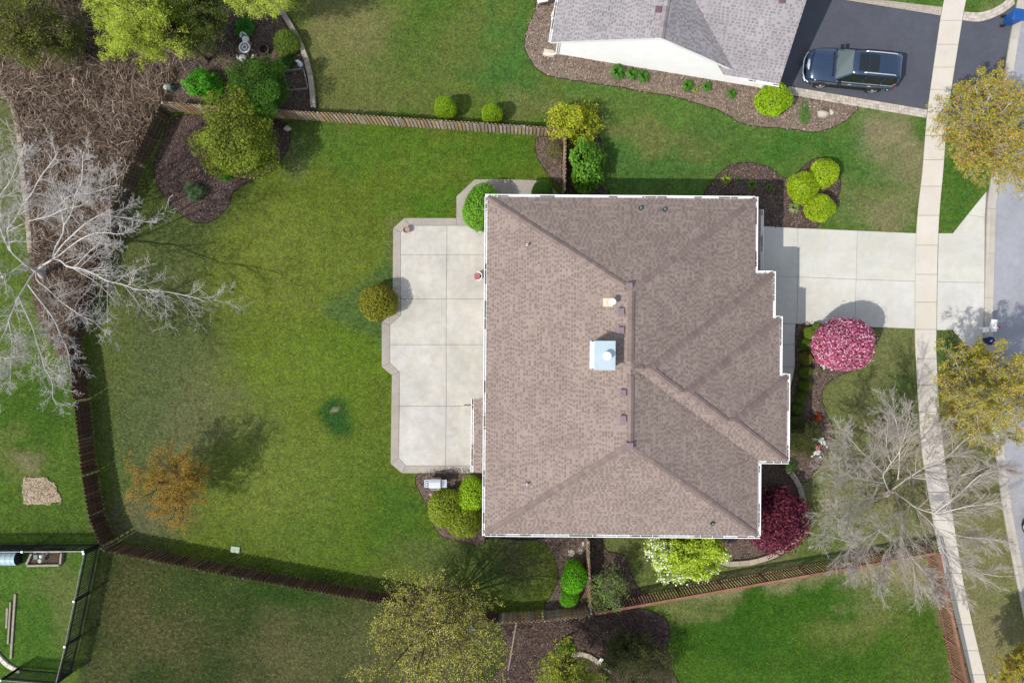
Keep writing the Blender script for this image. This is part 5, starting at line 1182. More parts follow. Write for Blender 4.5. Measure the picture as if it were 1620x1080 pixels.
# flowering trees with a full crown
def dome_tree(kind, name, label, px, py, rpx, z, color=(1, 1, 1), ry=None, flat=0.9, mat='leaf', bark='barkdark'):
    c = G(px, py, z); r = rpx * (H - z) / H / S; t = thing(name, label, 'tree', (c.x, c.y, 0)); f = put('crown', PM[kind], M[mat], t)
    f.location = (0, 0, z); f.scale = (r, r * ((ry or rpx) / rpx), r * flat); f.color = (*color, 1)
    s = put('branches', STEM, M['twig'], t); s.location = (0, 0, z); s.scale = (r * .95, r * .95, r * flat * .95)
    m = MB(); m.tube([(c.x, c.y, 0), (c.x + 0.06, c.y - 0.03, z * 0.6), (c.x, c.y, z + 0.2)], [0.10, 0.075, 0.05], 8); m.build('trunk', M[bark], t)
    return t
dome_tree('blossom', 'flowering_tree', 'round pink blossom tree beside the driveway', 1333, 545, 46, 1.9, ry=42, flat=0.95, mat='petal')
dome_tree('maple', 'japanese_maple', 'dark red maple spreading out from under the eave corner', 1232, 815, 46, 1.5, ry=50, flat=0.7)
r = np.random.default_rng(77)
leafy_tree('flowering_tree', 'lime green tree with white blossom below the brown eave', (1082, 858), ring(1086, 868, 58, 46, 13, 3.1, .2, 15), 45, [K(206, 226, 66, 1.25), K(190, 214, 52, 1.25), K(216, 232, 96, 1.25), K(166, 198, 52, 1.25)], 0.06, 6, 'bark', spec3, r0=0.04, trunk_r=0.08, fork=1.0)
wt = [o for o in bpy.data.objects if o.name.startswith('flowering_tree') and o.get('label', '').startswith('lime green tree')][0]
cr = [o for o in wt.children if o.name.startswith('crown')][0]
cv = np.zeros(len(cr.data.vertices) * 3, np.float32); cr.data.vertices.foreach_get('co', cv); cv = cv.reshape(-1, 4, 3).mean(1)
cc_ = np.array([0.0, 0.0]); dist = np.hypot(cv[:, 0] - cv[:, 0].mean(), cv[:, 1] - cv[:, 1].mean()); side = (cv[:, 0] - cv[:, 0].mean()) * -0.5 + (cv[:, 1] - cv[:, 1].mean()) * -0.2
pick = r.random(len(cv)) < np.clip((dist - 1.2) * 0.11 + side * 0.07, 0, 0.26); Pb = cv[pick] + [0, 0, 0.05]; nb_ = len(Pb)
put('blossom', leaf_mesh('blossom', leaf_quads(Pb, np.tile([0, 0, 1.0], (nb_, 1)), 0.06, 0.05, r, 0.5), palette(r, nb_, [(0.8, 0.8, 0.72), (0.7, 0.72, 0.6)], 0.1)), M['petal'], wt)

# ------------------------------------------------------------------ dry reeds, dandelions
def reeds(name, poly_px, n, hmax, pal, seed, lean=0.9):
    r = np.random.default_rng(seed); g = GP(poly_px); xs = [p.x for p in g]; ys = [p.y for p in g]
    X = r.uniform(min(xs), max(xs), n); Y = r.uniform(min(ys), max(ys), n); k = pip_np(X, Y, g); X, Y = X[k], Y[k]; n = len(X)
    cl = vnoise(X, Y, 0.7, seed); h = hmax * r.uniform(0.35, 1.0, n) * (0.55 + 0.7 * cl); a = r.uniform(0, 2 * math.pi, n); a = np.where(r.random(n) < 0.86, a, vnoise(X, Y, 1.1, seed + 1) * 14.0)
    ln = h * r.uniform(0.3, lean + 0.5, n); d = np.stack([np.cos(a), np.sin(a)], 1); s = np.stack([-d[:, 1], d[:, 0], np.zeros(n)], 1) * r.uniform(0.005, 0.012, n)[:, None]
    p0 = np.stack([X, Y, np.zeros(n)], 1); p1 = p0 + np.concatenate([d * (ln * 0.4)[:, None], (h * 0.7)[:, None]], 1); p2 = p0 + np.concatenate([d * ln[:, None], (h * r.uniform(0.45, 1.0, n))[:, None]], 1)
    V = np.stack([p0 - s, p0 + s, p1 + s, p1 - s, p1 - s, p1 + s, p2 + s * .4, p2 - s * .4], 1).reshape(-1, 3); c = palette(r, n, pal, 0.35) * (0.7 + 0.6 * cl)[:, None]
    put(name, leaf_mesh(name, V, np.repeat(c, 2, 0)), M['reed'], kind='stuff')
reeds('dry_reeds', [(-80, -60), (300, -60), (292, 90), (262, 162), (228, 225), (196, 300), (176, 350), (140, 440), (112, 540), (80, 530), (54, 430), (50, 330), (42, 240), (24, 178), (-2, 138), (-80, 130)], 90000, 0.8, [K(146, 124, 104), K(124, 102, 84), K(168, 146, 126), K(100, 80, 66), K(206, 188, 170), K(82, 64, 54), K(112, 90, 74)], 5)
reeds('dry_twigs', [(292, 40), (330, 20), (400, 10), (398, 60), (360, 95), (320, 110), (290, 120)], 2600, 0.5, [K(150, 136, 130), K(122, 106, 98), K(104, 88, 80)], 6)
reeds('dead_stems', [(805, 985), (940, 970), (1000, 966), (1050, 990), (1056, 1030), (1066, 1090), (790, 1090)], 5200, 0.28, [K(116, 88, 70), K(96, 74, 60), K(140, 112, 88), K(78, 60, 52)], 8)
reeds('dead_stems', [(945, 866), (990, 880), (1004, 920), (1020, 946), (946, 958)], 1500, 0.25, [K(116, 98, 92), K(96, 80, 76), K(140, 122, 112)], 9)
def scatter_lawn(n, seed, poly=None):
    r = np.random.default_rng(seed); px = r.uniform(-20, 1640, n); py = r.uniform(-20, 1100, n); ok = np.ones(n, bool)
    jx = px + r.normal(size=n) * 1.3; jy = py + r.normal(size=n) * 1.3          # turf creeps a little over the edges
    for q in LAWN_HOLES: ok &= ~pip_np(jx, jy, q)
    ok &= ~((px > 762) & (px < 1250) & (py > 306) & (py < 852))
    return px[ok], py[ok], r
px, py, r = scatter_lawn(5200, 3); kz = vnoise(px, py, 46, 91); k = kz > 0.62; px, py = px[k], py[k]; n = len(px)
P_ = np.stack([(px - 810) / S, (540 - py) / S, r.uniform(0.03, 0.09, n)], 1); V = []
for kx in range(2):
    V.append(leaf_quads(P_ + [0, 0, 0.004 * kx], np.tile([0, 0, 1.0], (n, 1)), 0.026, 0.022, r, 0.15))
put('dandelions', leaf_mesh('dandelions', np.concatenate(V), np.tile(np.array(K(214, 196, 24)), (2 * n, 1))), M['petal'], kind='stuff')
# blades standing above the turf, denser where the grass is lush
px, py, r = scatter_lawn(330000, 4); n = len(px); X = (px - 810) / S; Y = (540 - py) / S
ix = np.clip(((X - XS[0]) / 0.22).astype(int), 0, nx - 1); iy = np.clip(((Y - YS[0]) / 0.22).astype(int), 0, ny - 1); cb = col[iy, ix]; db = dry[iy, ix]
a = r.uniform(0, 2 * math.pi, n); h = r.uniform(0.025, 0.075, n) * (0.7 + 0.7 * vnoise(X, Y, 0.8, 6)); w = r.uniform(0.006, 0.014, n)
d = np.stack([np.cos(a), np.sin(a), np.zeros(n)], 1); s = np.stack([-d[:, 1], d[:, 0], np.zeros(n)], 1); p0 = np.stack([X, Y, np.zeros(n)], 1); tip = p0 + d * (h * r.uniform(0.3, 1.3, n))[:, None]; tip[:, 2] = h
V = np.stack([p0 - s * w[:, None], p0 + s * w[:, None], tip], 1).reshape(-1, 3)
straw = np.array(K(146, 136, 96)); isd = r.random(n) < np.clip(db * 1.1 - 0.2, 0.02, 0.9)
cb = np.where(isd[:, None], straw, cb * np.array([1.1, 1.15, 1.0])) * r.uniform(0.7, 1.35, (n, 1))
put('grass', mesh_fast('grass', V, np.arange(n * 3).reshape(-1, 3), np.repeat(cb, 3, 0)), M['leaf'], kind='stuff')

# ------------------------------------------------------------------ vehicles
def xf(m, X): m.v = [tuple(X @ Vector(v)) for v in m.v]; return m
def make_car(label, loc, heading, paint):
    X = Matrix.Translation(loc) @ Matrix.Rotation(heading, 4, 'Z') @ Matrix.Scale(0.965, 4); t = thing('parked_car', label, 'car', loc)
    def b(m, name, mat, parent=t, smooth=False, **k): return xf(m, X).build(name, mat, parent, smooth=smooth, **k)
    st = [(2.66, .50, .42, .70), (2.63, .70, .36, .84), (2.52, .86, .33, .98), (2.28, .95, .32, 1.07), (1.85, .985, .34, 1.13), (1.30, 1.0, .34, 1.18), (0.9, 1.0, .34, 1.19), (0, 1.0, .34, 1.17), (-1.2, 1.0, .34, 1.16), (-2.1, .985, .34, 1.16), (-2.45, .95, .36, 1.14), (-2.58, .90, .38, 1.08), (-2.64, .82, .42, .95)]
    rows = []
    for x, w, zb, zt in st:
        half = [(w * .80, zb), (w * .93, zb + .10), (w, zb + .34), (w, zt - .20), (w * .975, zt - .07), (w * .90, zt), (w * .62, zt + .025), (w * .58, zt + .045), (w * .3, zt + .055), (0, zt + .06)]
        rows.append([Vector((x, y, z)) for y, z in half] + [Vector((x, -y, z)) for y, z in half[-2::-1]])
    m = MB(); m.grid(rows); m.poly(rows[0]); m.poly(rows[-1][::-1]); body = b(m, 'body', paint, smooth=True)
    # roof and pillars
    rr = []
    for x, w, z, cr in ((0.34, .66, 1.74, .05), (0.22, .70, 1.80, .05), (-0.2, .72, 1.845, .05), (-1.0, .725, 1.86, .05), (-1.9, .72, 1.85, .045), (-2.3, .70, 1.81, .04), (-2.46, .68, 1.74, .03)):
        rr.append([Vector((x - (abs(y) ** 2) * .05, y * w, z + cr * (1 - y * y) - (0.045 if abs(y) > .99 else 0))) for y in (-1, -.93, -.7, -.35, 0, .35, .7, .93, 1)])
    m = MB(); m.grid(rr); roof_ = b(m, 'roof', paint, smooth=True)
    for s in (1, -1):
        for q, rr_ in (([(1.14, .90 * s, 1.17), (0.75, .80 * s, 1.47), (0.34, .67 * s, 1.73)], .04), ([(-2.50, .90 * s, 1.14), (-2.44, .80 * s, 1.5), (-2.36, .69 * s, 1.76)], .055), ([(-0.45, .945 * s, 1.16), (-0.5, .745 * s, 1.79)], .03), ([(-1.55, .945 * s, 1.16), (-1.55, .745 * s, 1.79)], .035)):
            m = MB(); m.tube(q, rr_, 6); b(m, 'pillar', paint)
    m = MB(); m.grid([[Vector((1.16 - .10 * y * y, .88 * y, 1.185)) for y in (-1, -.5, 0, .5, 1)], [Vector((.76 - .05 * y * y, .785 * y, 1.49)) for y in (-1, -.5, 0, .5, 1)], [Vector((.345 - .03 * y * y, .665 * y, 1.765)) for y in (-1, -.5, 0, .5, 1)]]); b(m, 'windscreen', M['screen'], smooth=True)
    m = MB(); m.grid([[Vector((-2.56, .84 * y, 1.16)) for y in (-1, 0, 1)], [Vector((-2.45, .68 * y, 1.745)) for y in (-1, 0, 1)]]); b(m, 'rear_window', M['glass'])
    for s in (1, -1):
        m = MB(); m.poly([(1.05, .93 * s, 1.17), (-2.46, .93 * s, 1.16), (-2.36, .70 * s, 1.74), (-2.0, .735 * s, 1.80), (-0.2, .74 * s, 1.80), (0.30, .695 * s, 1.74)]); b(m, 'side_window', M['glass'])
        m = MB(); m.tube([(1.0, .955 * s, 1.165), (0, .965 * s, 1.165), (-2.30, .945 * s, 1.16), (-2.42, .87 * s, 1.35)], .014, 5); b(m, 'chrome_strip', M['chrome'])
        m = MB(); m.tube([(-0.30, .62 * s, 1.90), (-0.38, .62 * s, 1.945), (-1.2, .625 * s, 1.955), (-2.02, .62 * s, 1.945), (-2.12, .62 * s, 1.89)], .026, 6); b(m, 'roof_rail', M['chrome'])
        m = MB(); m.cbox((.80, 1.10 * s, 1.20), (.16, .24, .17), .05); m.tube([(.84, .93 * s, 1.16), (.82, 1.03 * s, 1.17)], .03, 5); b(m, 'mirror', M['dark'])
        for x in (.1, -1.05):
            m = MB(); m.box((x, 1.008 * s, .98), (.20, .03, .035)); b(m, 'door_handle', M['chrome'])
        m = MB(); m.box((0, .985 * s, .40), (2.3, .10, .05)); b(m, 'side_step', M['dark'])
        m = MB(); m.grid([[Vector((2.50, .52 * s, .84)), Vector((2.40, .80 * s, .86)), Vector((2.16, .935 * s, .90))], [Vector((2.44, .52 * s, 1.005)), Vector((2.30, .80 * s, 1.03)), Vector((2.06, .95 * s, 1.04))]]); m.v = [(v[0] + .05, v[1] * 1.012, v[2] + 0.02) for v in m.v]; b(m, 'headlight', M['lamp'])
        m = MB(); m.box((-2.56, .86 * s, .98), (.10, .16, .26)); b(m, 'tail_light', M['redlamp'])
        for x in (1.58, -1.56):
            wh = b(xf(MB(), Matrix()), 'unused', None) if False else None
            m = MB(); m.lathe((0, 0, 0), [(.25, -.13), (.36, -.13), (.40, -.09), (.40, .09), (.36, .13), (.25, .13)], 24, False); xf(m, Matrix.Translation((x, .885 * s, .40)) @ Matrix.Rotation(math.pi / 2, 4, 'X')); w_ = b(m, 'wheel', M['tyre'])
            m = MB(); m.lathe((0, 0, 0), [(.255, .10), (.255, .125), (.22, .105), (.21, .06)], 24, False); m.lathe((0, 0, .07), [(.0, .06), (.06, .06), (.07, .02)], 12, False)
            for k in range(6): a = k * math.pi / 3; m.box((.14 * math.cos(a), .14 * math.sin(a), .095), (.19, .055, .03), a)
            xf(m, Matrix.Translation((x, .885 * s, .40)) @ Matrix.Rotation(-math.pi / 2 * s, 4, 'X')); b(m, 'rim', M['chrome'], w_)
            m = MB(); m.lathe((0, 0, 0), [(.46, -.02), (.46, .02), (.0, .02)], 24, False); xf(m, Matrix.Translation((x, .975 * s, .44)) @ Matrix.Rotation(-math.pi / 2 * s, 4, 'X')); b(m, 'wheel_arch', M['dark'], body)
    for x0, x1, nm in ((.02, -.53, 0), (-.57, -1.12, 1)):
        m = MB(); m.grid([[Vector((x, y, 1.918 - .09 * y * y)) for y in (-.50, -.2, 0, .2, .50)] for x in (x0, (x0 + x1) / 2, x1)]); b(m, 'sunroof', M['glass'])
    for y in (-.45, -.27, -.09, .09, .27, .45):
        m = MB(); m.tube([(-1.28, y, 1.912 - .09 * y * y), (-1.6, y, 1.908 - .09 * y * y), (-2.2, y, 1.873 - .09 * y * y)], .012, 4); b(m, 'roof_rib', paint, roof_)
    m = MB(); m.grid([[Vector((2.665 - .16 * y * y, .50 * y, z)) for y in (-1, -.5, 0, .5, 1)] for z in (.66, .95)]); m.grid([[Vector((2.665 - .16 * y * y, .50 * y, .95)) for y in (-1, -.5, 0, .5, 1)], [Vector((2.50 - .10 * y * y, .50 * y, 1.035)) for y in (-1, -.5, 0, .5, 1)]]); b(m, 'grille', M['chrome'])
    for k in range(4): m = MB(); m.tube([(2.685 - .16 * y * y, .48 * y, .70 + .06 * k) for y in (-1, -.5, 0, .5, 1)], .008, 4); b(m, 'grille_bar', M['dark'])
    m = MB(); m.tube([(2.30, .96, .50), (2.58, .82, .50), (2.70, .45, .50), (2.72, 0, .50), (2.70, -.45, .50), (2.58, -.82, .50), (2.30, -.96, .50)], .10, 8); b(m, 'front_bumper', paint, smooth=True)
    m = MB(); m.tube([(2.40, .93, .60), (2.60, .80, .60), (2.76, .40, .60), (2.78, 0, .60), (2.76, -.40, .60), (2.60, -.80, .60), (2.40, -.93, .60)], .02, 5); b(m, 'bumper_trim', M['chrome'])
    m = MB(); m.tube([(-2.30, .95, .52), (-2.58, .84, .52), (-2.68, .40, .52), (-2.68, -.40, .52), (-2.58, -.84, .52), (-2.30, -.95, .52)], .10, 8); b(m, 'rear_bumper', paint, smooth=True)
    for s in (1, -1):
        m = MB(); m.tube([(1.16, .10 + .3 * s, 1.215), (1.02, .45 * s - .1, 1.30)], .012, 4); b(m, 'wiper', M['dark'])
        m = MB(); m.tube([(2.40, .26 * s, 1.10), (1.8, .30 * s, 1.183), (1.28, .38 * s, 1.237)], .010, 4); b(m, 'bonnet_crease', paint, body)
    m = MB(); m.box((1.235, 0, 1.232), (.10, 1.45, .02)); b(m, 'cowl', M['dark'])
    return t
pc_ = G(1336, 118); make_car('dark navy estate car with sunroof parked on the asphalt driveway', (pc_.x, pc_.y, 0.015), math.radians(174.6), M['paint'])
pc_ = G(1650, 868); make_car('black car on the road cut by the right edge', (pc_.x, pc_.y, 0.008), math.radians(-78), M['blackpaint'])

# ------------------------------------------------------------------ garden and street furniture
def lbl(o, l, c, g=None): return tag(o, l, c, g)
# wheeled bin
p = G(1592, 36); t = thing('recycling_bin', 'blue wheeled recycling bin at the kerb by the asphalt driveway', 'bin', (p.x, p.y, 0)); X = Matrix.Translation((p.x, p.y, 0)) @ Matrix.Rotation(math.radians(-6), 4, 'Z')
m = MB(); rows = [[(-hx, -hy, z), (hx, -hy, z), (hx, hy, z), (-hx, hy, z)] for hx, hy, z in ((.24, .22, .10), (.30, .29, .95), (.33, .31, .97))]
for a_, b_ in zip(rows[:-1], rows[1:]):
    for i in range(4): m.add([a_[i], a_[(i + 1) % 4], b_[(i + 1) % 4], b_[i]], [(0, 1, 2, 3)])
m.poly(rows[0][::-1]); xf(m, X).build('body', M['blue'], t)
m = MB(); m.grid([[Vector((x, y * .33, 1.0 + .07 * (1 - y * y) + (.02 if -.3 < x < .28 else -.02))) for y in (-1, -.6, 0, .6, 1)] for x in (-.36, -.25, 0, .28, .40)]); m.cbox((.02, 0, .985), (.70, .64, .03), .01); ld = xf(m, X).build('lid', M['blue'], t)
m = MB(); m.box((.30, 0, 1.055), (.05, .17, .01)); xf(m, X).build('lid_label', M['white'], ld)
m = MB(); m.tube([(-.40, -.24, .94), (-.40, .24, .94)], .02, 6); xf(m, X).build('handle', M['blue'], t)
for y in (-.28, .28):
    m = MB(); m.lathe((0, 0, 0), [(.0, -.04), (.14, -.04), (.14, .04), (.0, .04)], 16, False); xf(m, X @ Matrix.Translation((-.30, y, .14)) @ Matrix.Rotation(math.pi / 2, 4, 'X')).build('wheel', M['tyre'], t)
# mailbox on a post with newspaper tubes
p = G(1549, 519, 0.0); t = thing('mailbox', 'white mailbox with newspaper tube on a post beside the driveway apron', 'mailbox', (p.x, p.y, 0)); X = Matrix.Translation((p.x, p.y, 0))
m = MB(); m.cbox((0, 0, .65), (.11, .11, 1.30), .02); m.box((.16, 0, 1.0), (.5, .09, .09)); xf(m, X).build('post', M['white'], t)
def tunnel(m, x0, x1, y, z, w, h):
    prof = [(-w, 0), (w, 0), (w, h * .55)] + [(w * math.cos(a), h * .55 + h * .45 * math.sin(a)) for a in [math.pi * k / 8 for k in range(1, 8)]] + [(-w, h * .55)]
    m.grid([[Vector((x, y + q[0], z + q[1])) for q in prof + prof[:1]] for x in (x0, x1)]); m.poly([(x0, y + q[0], z + q[1]) for q in prof]); m.poly([(x1, y + q[0], z + q[1]) for q in prof][::-1])
m = MB(); tunnel(m, -.02, .46, 0, 1.06, .13, .26); mb_ = xf(m, X @ Matrix.Rotation(math.radians(78), 4, 'Z')).build('box', M['white'], t)
m = MB(); m.cbox((.08, .04, 1.14), (.30, .52, .05), .02); xf(m, X).build('roof_board', M['white'], t)
m = MB(); m.cbox((-.26, -.12, .95), (.30, .24, .16), .03, .2); xf(m, X).build('newspaper_box', M['white'], t)
m = MB(); m.box((.30, .02, 1.24), (.10, .16, .02), .5); xf(m, X).build('flag', pmat('red flag', K(200, 60, 60), 0.5), mb_)
p = G(1566, 539, .4); m = MB(); m.lathe((p.x, p.y, .01), [(.18, 0), (.22, .40), (.25, .42), (.25, .46), (.0, .5)], 14); t = thing('tub', 'dark blue tub at the kerb half hidden by the yellow street tree', 'tub', (p.x, p.y, 0)); m.build('body', M['navyplastic'], t)
m = MB(); m.box((p.x, p.y, .515), (.14, .05, .02), .5); m.build('lid_handle', M['white'], t)
# grill
p = G(690, 760, 0); t = thing('grill', 'stainless grill with side shelves below the patio', 'grill', (p.x, p.y, 0)); X = Matrix.Translation((p.x, p.y, 0))
m = MB(); m.cbox((0.05, 0, .42), (.60, .50, .80), .02); xf(m, X).build('cabinet', M['steel'], t)
prof = [(-.27, .84), (-.27, .96), (-.20, 1.10), (-.05, 1.16), (.12, 1.13), (.24, 1.02), (.27, .84)]
m = MB(); m.grid([[Vector((x, y, z)) for y, z in prof] for x in (-.27, .37)]); m.poly([(-.27, y, z) for y, z in prof]); m.poly([(.37, y, z) for y, z in prof][::-1]); ho = xf(m, X).build('hood', pmat('polished hood', (0.72, 0.73, 0.74), 0.38, 0.03, metallic=0.5), t)
m = MB(); m.tube([(-.2, -.33, .98), (.3, -.33, .98)], .016, 6); xf(m, X).build('handle', M['chrome'], ho)
m = MB(); m.cbox((-.44, 0, .84), (.30, .46, .04), .01); sf = xf(m, X).build('side_shelf', M['steel'], t)
m = MB(); m.box((-.43, .0, .866), (.16, .34, .012)); xf(m, X).build('side_burner', pmat('blue enamel', K(96, 118, 150), 0.5), sf)
for y in (-.1, .0, .1): m = MB(); m.lathe((-.43, y, .873), [(.035, 0), (.035, .015), (0, .018)], 10); xf(m, X).build('burner_ring', M['white'], sf)
m = MB(); m.cbox((.55, 0, .84), (.32, .46, .04), .01); xf(m, X).build('side_shelf', M['steel'], t)
for x, y in ((-.2, -.2), (.3, -.2), (-.2, .2), (.3, .2)): m = MB(); m.lathe((x, y, 0), [(.04, 0.012), (.04, .06)], 8); xf(m, X).build('caster', M['dark'], t)
def flag(label, px, py, rx, ry, seed, name='flagstone', h=0.05, mat='stone', cat='stone'):
    R = random.Random(seed); n = 8; q = [(px + rx * R.uniform(.75, 1.1) * math.cos(2 * math.pi * k / n), py + ry * R.uniform(.75, 1.1) * math.sin(2 * math.pi * k / n)) for k in range(n)]
    m = MB(); g = GP(q); m.prism(g, 0, h * .8); g2 = inset(g, .015); m.add([(a.x, a.y, h * .8) for a in ccw(g)] + [(a.x, a.y, h) for a in g2], [(i, (i + 1) % n, n + (i + 1) % n, n + i) for i in range(n)] + [tuple(range(n, 2 * n))]); return m.build(name, M[mat], label=label, cat=cat)
flag('long pale flagstone left of the grill', 675, 767, 2.4, 4.6, 1); flag('pale flagstone just below the grill hood', 697, 773, 5.5, 3.4, 2); flag('small pale flagstone above the yellow green ball shrub', 681, 782, 3.6, 2.4, 3); flag('grey flagstone right of the grill', 716, 765, 5.4, 3.4, 4)
flag('larger pale flagstone left of the gate fence', 904, 874, 5.4, 6.6, 5); flag('pale flagstone touching the gate fence', 918, 871, 5.2, 5.6, 6)
flag('pale stone tucked under the eave beside the gate fence', 922, 860, 3.4, 5.0, 7)
def boulder(label, px, py, rx, ry, h, seed, name='boulder'):
    r = np.random.default_rng(seed); p = G(px, py); m = MB(); rows = []
    for e in (0.0, .35, .7, 1.05, 1.35, 1.55):
        rows.append([Vector((p.x + math.cos(a) * math.cos(e) * rx / S * (1 + .18 * math.sin(3 * a + seed)), p.y + math.sin(a) * math.cos(e) * ry / S * (1 + .15 * math.cos(2 * a + seed)), h * math.sin(e) + r.uniform(-.01, .01))) for a in [2 * math.pi * k / 12 for k in range(13)]])
        rows[-1][-1] = rows[-1][0].copy()
    m.grid(rows); m.poly(rows[-1][:-1]); return m.build(name, M['stone'], label=label, cat='rock')
boulder('pale boulder in the mulch below the parked navy car', 1301, 181, 9.5, 7, .3, 1); boulder('smaller rough stone right of the pale boulder', 1315, 178, 4, 5, .12, 2, 'rock'); boulder('pale rock at the fence beside the broad evergreen', 455, 203, 6, 4.5, .22, 3, 'rock')
boulder('small white stone in the mulch above the brown roof', 944, 297, 2.2, 2.2, .1, 4, 'rock')
# pots on the patio
p = G(644, 365); t = thing('flower_pot', 'round clay pot in the upper corner of the patio', 'pot', (p.x, p.y, 0.05)); m = MB(); m.lathe((p.x, p.y, .05), [(.12, 0), (.17, .26), (.20, .27), (.20, .33), (.165, .33), (.155, .24)], 20); m.build('pot', M['terracotta'], t); m = MB(); m.lathe((p.x, p.y, .26), [(.158, 0), (.0, .015)], 16); m.build('soil', M['soil'], t)
p = G(757, 438); t = thing('patio_chair', 'small round white framed seat with pink striped cushion beside the house', 'seat', (p.x, p.y, 0.05)); X = Matrix.Translation((p.x, p.y, .05))
m = MB(); m.lathe((0, 0, 0), [(.19, .0), (.22, .36), (.0, .38)], 18); xf(m, X).build('base', M['dark'], t)
m = MB()
for k in range(5): m.cbox((-.05, -.14 + .07 * k, .42), (.36 - .03 * abs(k - 2), .064, .06), .015)
xf(m, X).build('cushion', M['pink'], t); m = MB(); m.tube([(.23 * math.cos(a), .23 * math.sin(a), .42 + .12 * max(0, math.cos(a))) for a in [math.radians(d) for d in range(-110, 111, 20)]], .03, 6); xf(m, X).build('back_rim', M['white'], t)
# white bistro set and fire ring in the shaded bed
p = G(387, 75, .7); t = thing('garden_table', 'round white garden table between two white chairs', 'table', (p.x, p.y, 0)); m = MB(); m.lathe((p.x, p.y, .68), [(.33, 0), (.33, .03), (.30, .045), (0, .045)], 24); m.build('tabletop', M['white'], t)
m = MB(); m.lathe((p.x, p.y, .728), [(.24, 0), (.235, .012), (.17, .012), (.165, 0)], 20, False); m.lathe((p.x, p.y, .728), [(.09, 0), (.085, .012), (.0, .012)], 14, False); m.build('pattern_ring', pmat('grey tracery', K(150, 150, 146), 0.6), t)
for k in range(3): a = k * 2.09 + .4; m = MB(); m.tube([(p.x + .07 * math.cos(a), p.y + .07 * math.sin(a), .68), (p.x + .26 * math.cos(a), p.y + .26 * math.sin(a), .01)], .018, 5); m.build('leg', M['white'], t)
def chair(label, px, py, ang):
    p = G(px, py, .45); t = thing('garden_chair', label, 'chair', (p.x, p.y, 0), 'white garden chairs'); X = Matrix.Translation((p.x, p.y, 0)) @ Matrix.Rotation(ang, 4, 'Z')
    m = MB(); m.lathe((0, 0, .43), [(.20, 0), (.20, .025), (.17, .035), (0, .03)], 18); xf(m, X).build('seat', M['white'], t)
    m = MB()
    arc = [(.20 * math.cos(a), .20 * math.sin(a)) for a in [math.radians(d) for d in range(110, 251, 20)]]
    m.tube([(x * 1.1, y, .45 + .42 * (1 - (y / .20) ** 2 * .5)) for x, y in arc], .022, 5); m.tube([(x * 1.05, y, .68) for x, y in arc], .016, 5)
    for x, y in arc[::2]: m.tube([(x, y, .45), (x * 1.1, y, .84)], .012, 4)
    xf(m, X).build('backrest', M['white'], t)
    for k in range(4): a = math.pi / 4 + k * math.pi / 2; m = MB(); m.tube([(.15 * math.cos(a), .15 * math.sin(a), .43), (.20 * math.cos(a), .20 * math.sin(a), .01)], .015, 5); xf(m, X).build('leg', M['white'], t)
chair('white garden chair above the round white table', 388.5, 62, math.radians(-70)); chair('white garden chair below the round white table', 383.5, 92, math.radians(60))
p = G(400, 90, .3); t = thing('garden_sign', 'small pale board on a stake beside the lower white chair', 'sign', (p.x, p.y, 0)); m = MB(); m.box((p.x, p.y, .34), (.14, .24, .02), -.35); m.build('board', pmat('pale board', K(196, 184, 168), 0.8), t); m = MB(); m.tube([(p.x, p.y, .34), (p.x + .06, p.y - .05, 0)], .015, 5); m.build('stake', M['dark'], t)
p = G(420, 81); t = thing('fire_ring', 'round dark metal fire ring beside the white garden table', 'fire ring', (p.x, p.y, 0)); m = MB(); m.lathe((p.x, p.y, .0), [(.29, 0), (.30, .30), (.25, .30), (.245, .08)], 24, False); m.build('ring', pmat('sooty steel', K(92, 90, 92), 0.6, 0.2), t); m = MB(); m.lathe((p.x, p.y, .06), [(.245, 0), (0, .03)], 18); m.build('ash', pmat('ash and embers', K(86, 58, 50), 0.95, 0.3), t)
p = G(471, 127); t = thing('cold_frame', 'square grey cold frame beside the curved grey edging', 'frame', (p.x, p.y, 0))
for a_, b_ in (((449, 115), (482, 111)), ((482, 111), (489, 142)), ((489, 142), (458, 145)), ((458, 145), (449, 115))):
    a, b = G(*a_), G(*b_); d = b - a; m = MB(); m.cbox(((a.x + b.x) / 2, (a.y + b.y) / 2, .14), (d.length - .05, .045, .26), .008, math.atan2(d.y, d.x)); m.build('side_board', M['block'], t, color=(.78, .82, .88))
p = G(476, 103); t = thing('statue', 'small white garden statue at the corner of the cold frame', 'statue', (p.x, p.y, 0)); m = MB(); m.lathe((p.x, p.y, 0), [(.17, 0), (.17, .10), (.10, .14), (.12, .30), (.10, .42), (.05, .47), (.075, .54), (.06, .61), (0, .64)], 14); m.build('figure', M['white'], t, smooth=True); m = MB(); m.tube([(p.x - .10, p.y + .02, .36), (p.x - .17, p.y + .10, .44)], .04, 6); m.tube([(p.x + .09, p.y - .05, .34), (p.x + .07, p.y - .17, .26)], .045, 6); m.build('arms', M['white'], t)
p = G(273, 142); t = thing('utility_box', 'grey green box with white cap at the edge of the dry reeds', 'box', (p.x, p.y, 0)); m = MB(); m.cbox((p.x, p.y, .26), (.26, .30, .5), .03, .15); m.build('body', M['teal'], t); m = MB(); m.lathe((p.x - .22, p.y + .02, .30), [(.0, 0), (.13, .0), (.15, .06), (.10, .13), (0, .16)], 14); m.build('cap', M['white'], t); m = MB(); [m.tube([(p.x + .12, p.y, .38), (p.x + .5, p.y + y_, .06)], .012, 4) for y_ in (-.2, .02, .22)]; m.build('stay', M['teal'], t)
m = MB(); q = [G(274, 309, .05), G(268, 313, .06), G(266, 320, .05), G(266, 328, .04)]; m.tube(q, [.03, .035, .03, .018], 6); m.build('fallen_branch', M['barkpale'], label='short pale fallen branch on the rim of the dark mulch bed', cat='branch')
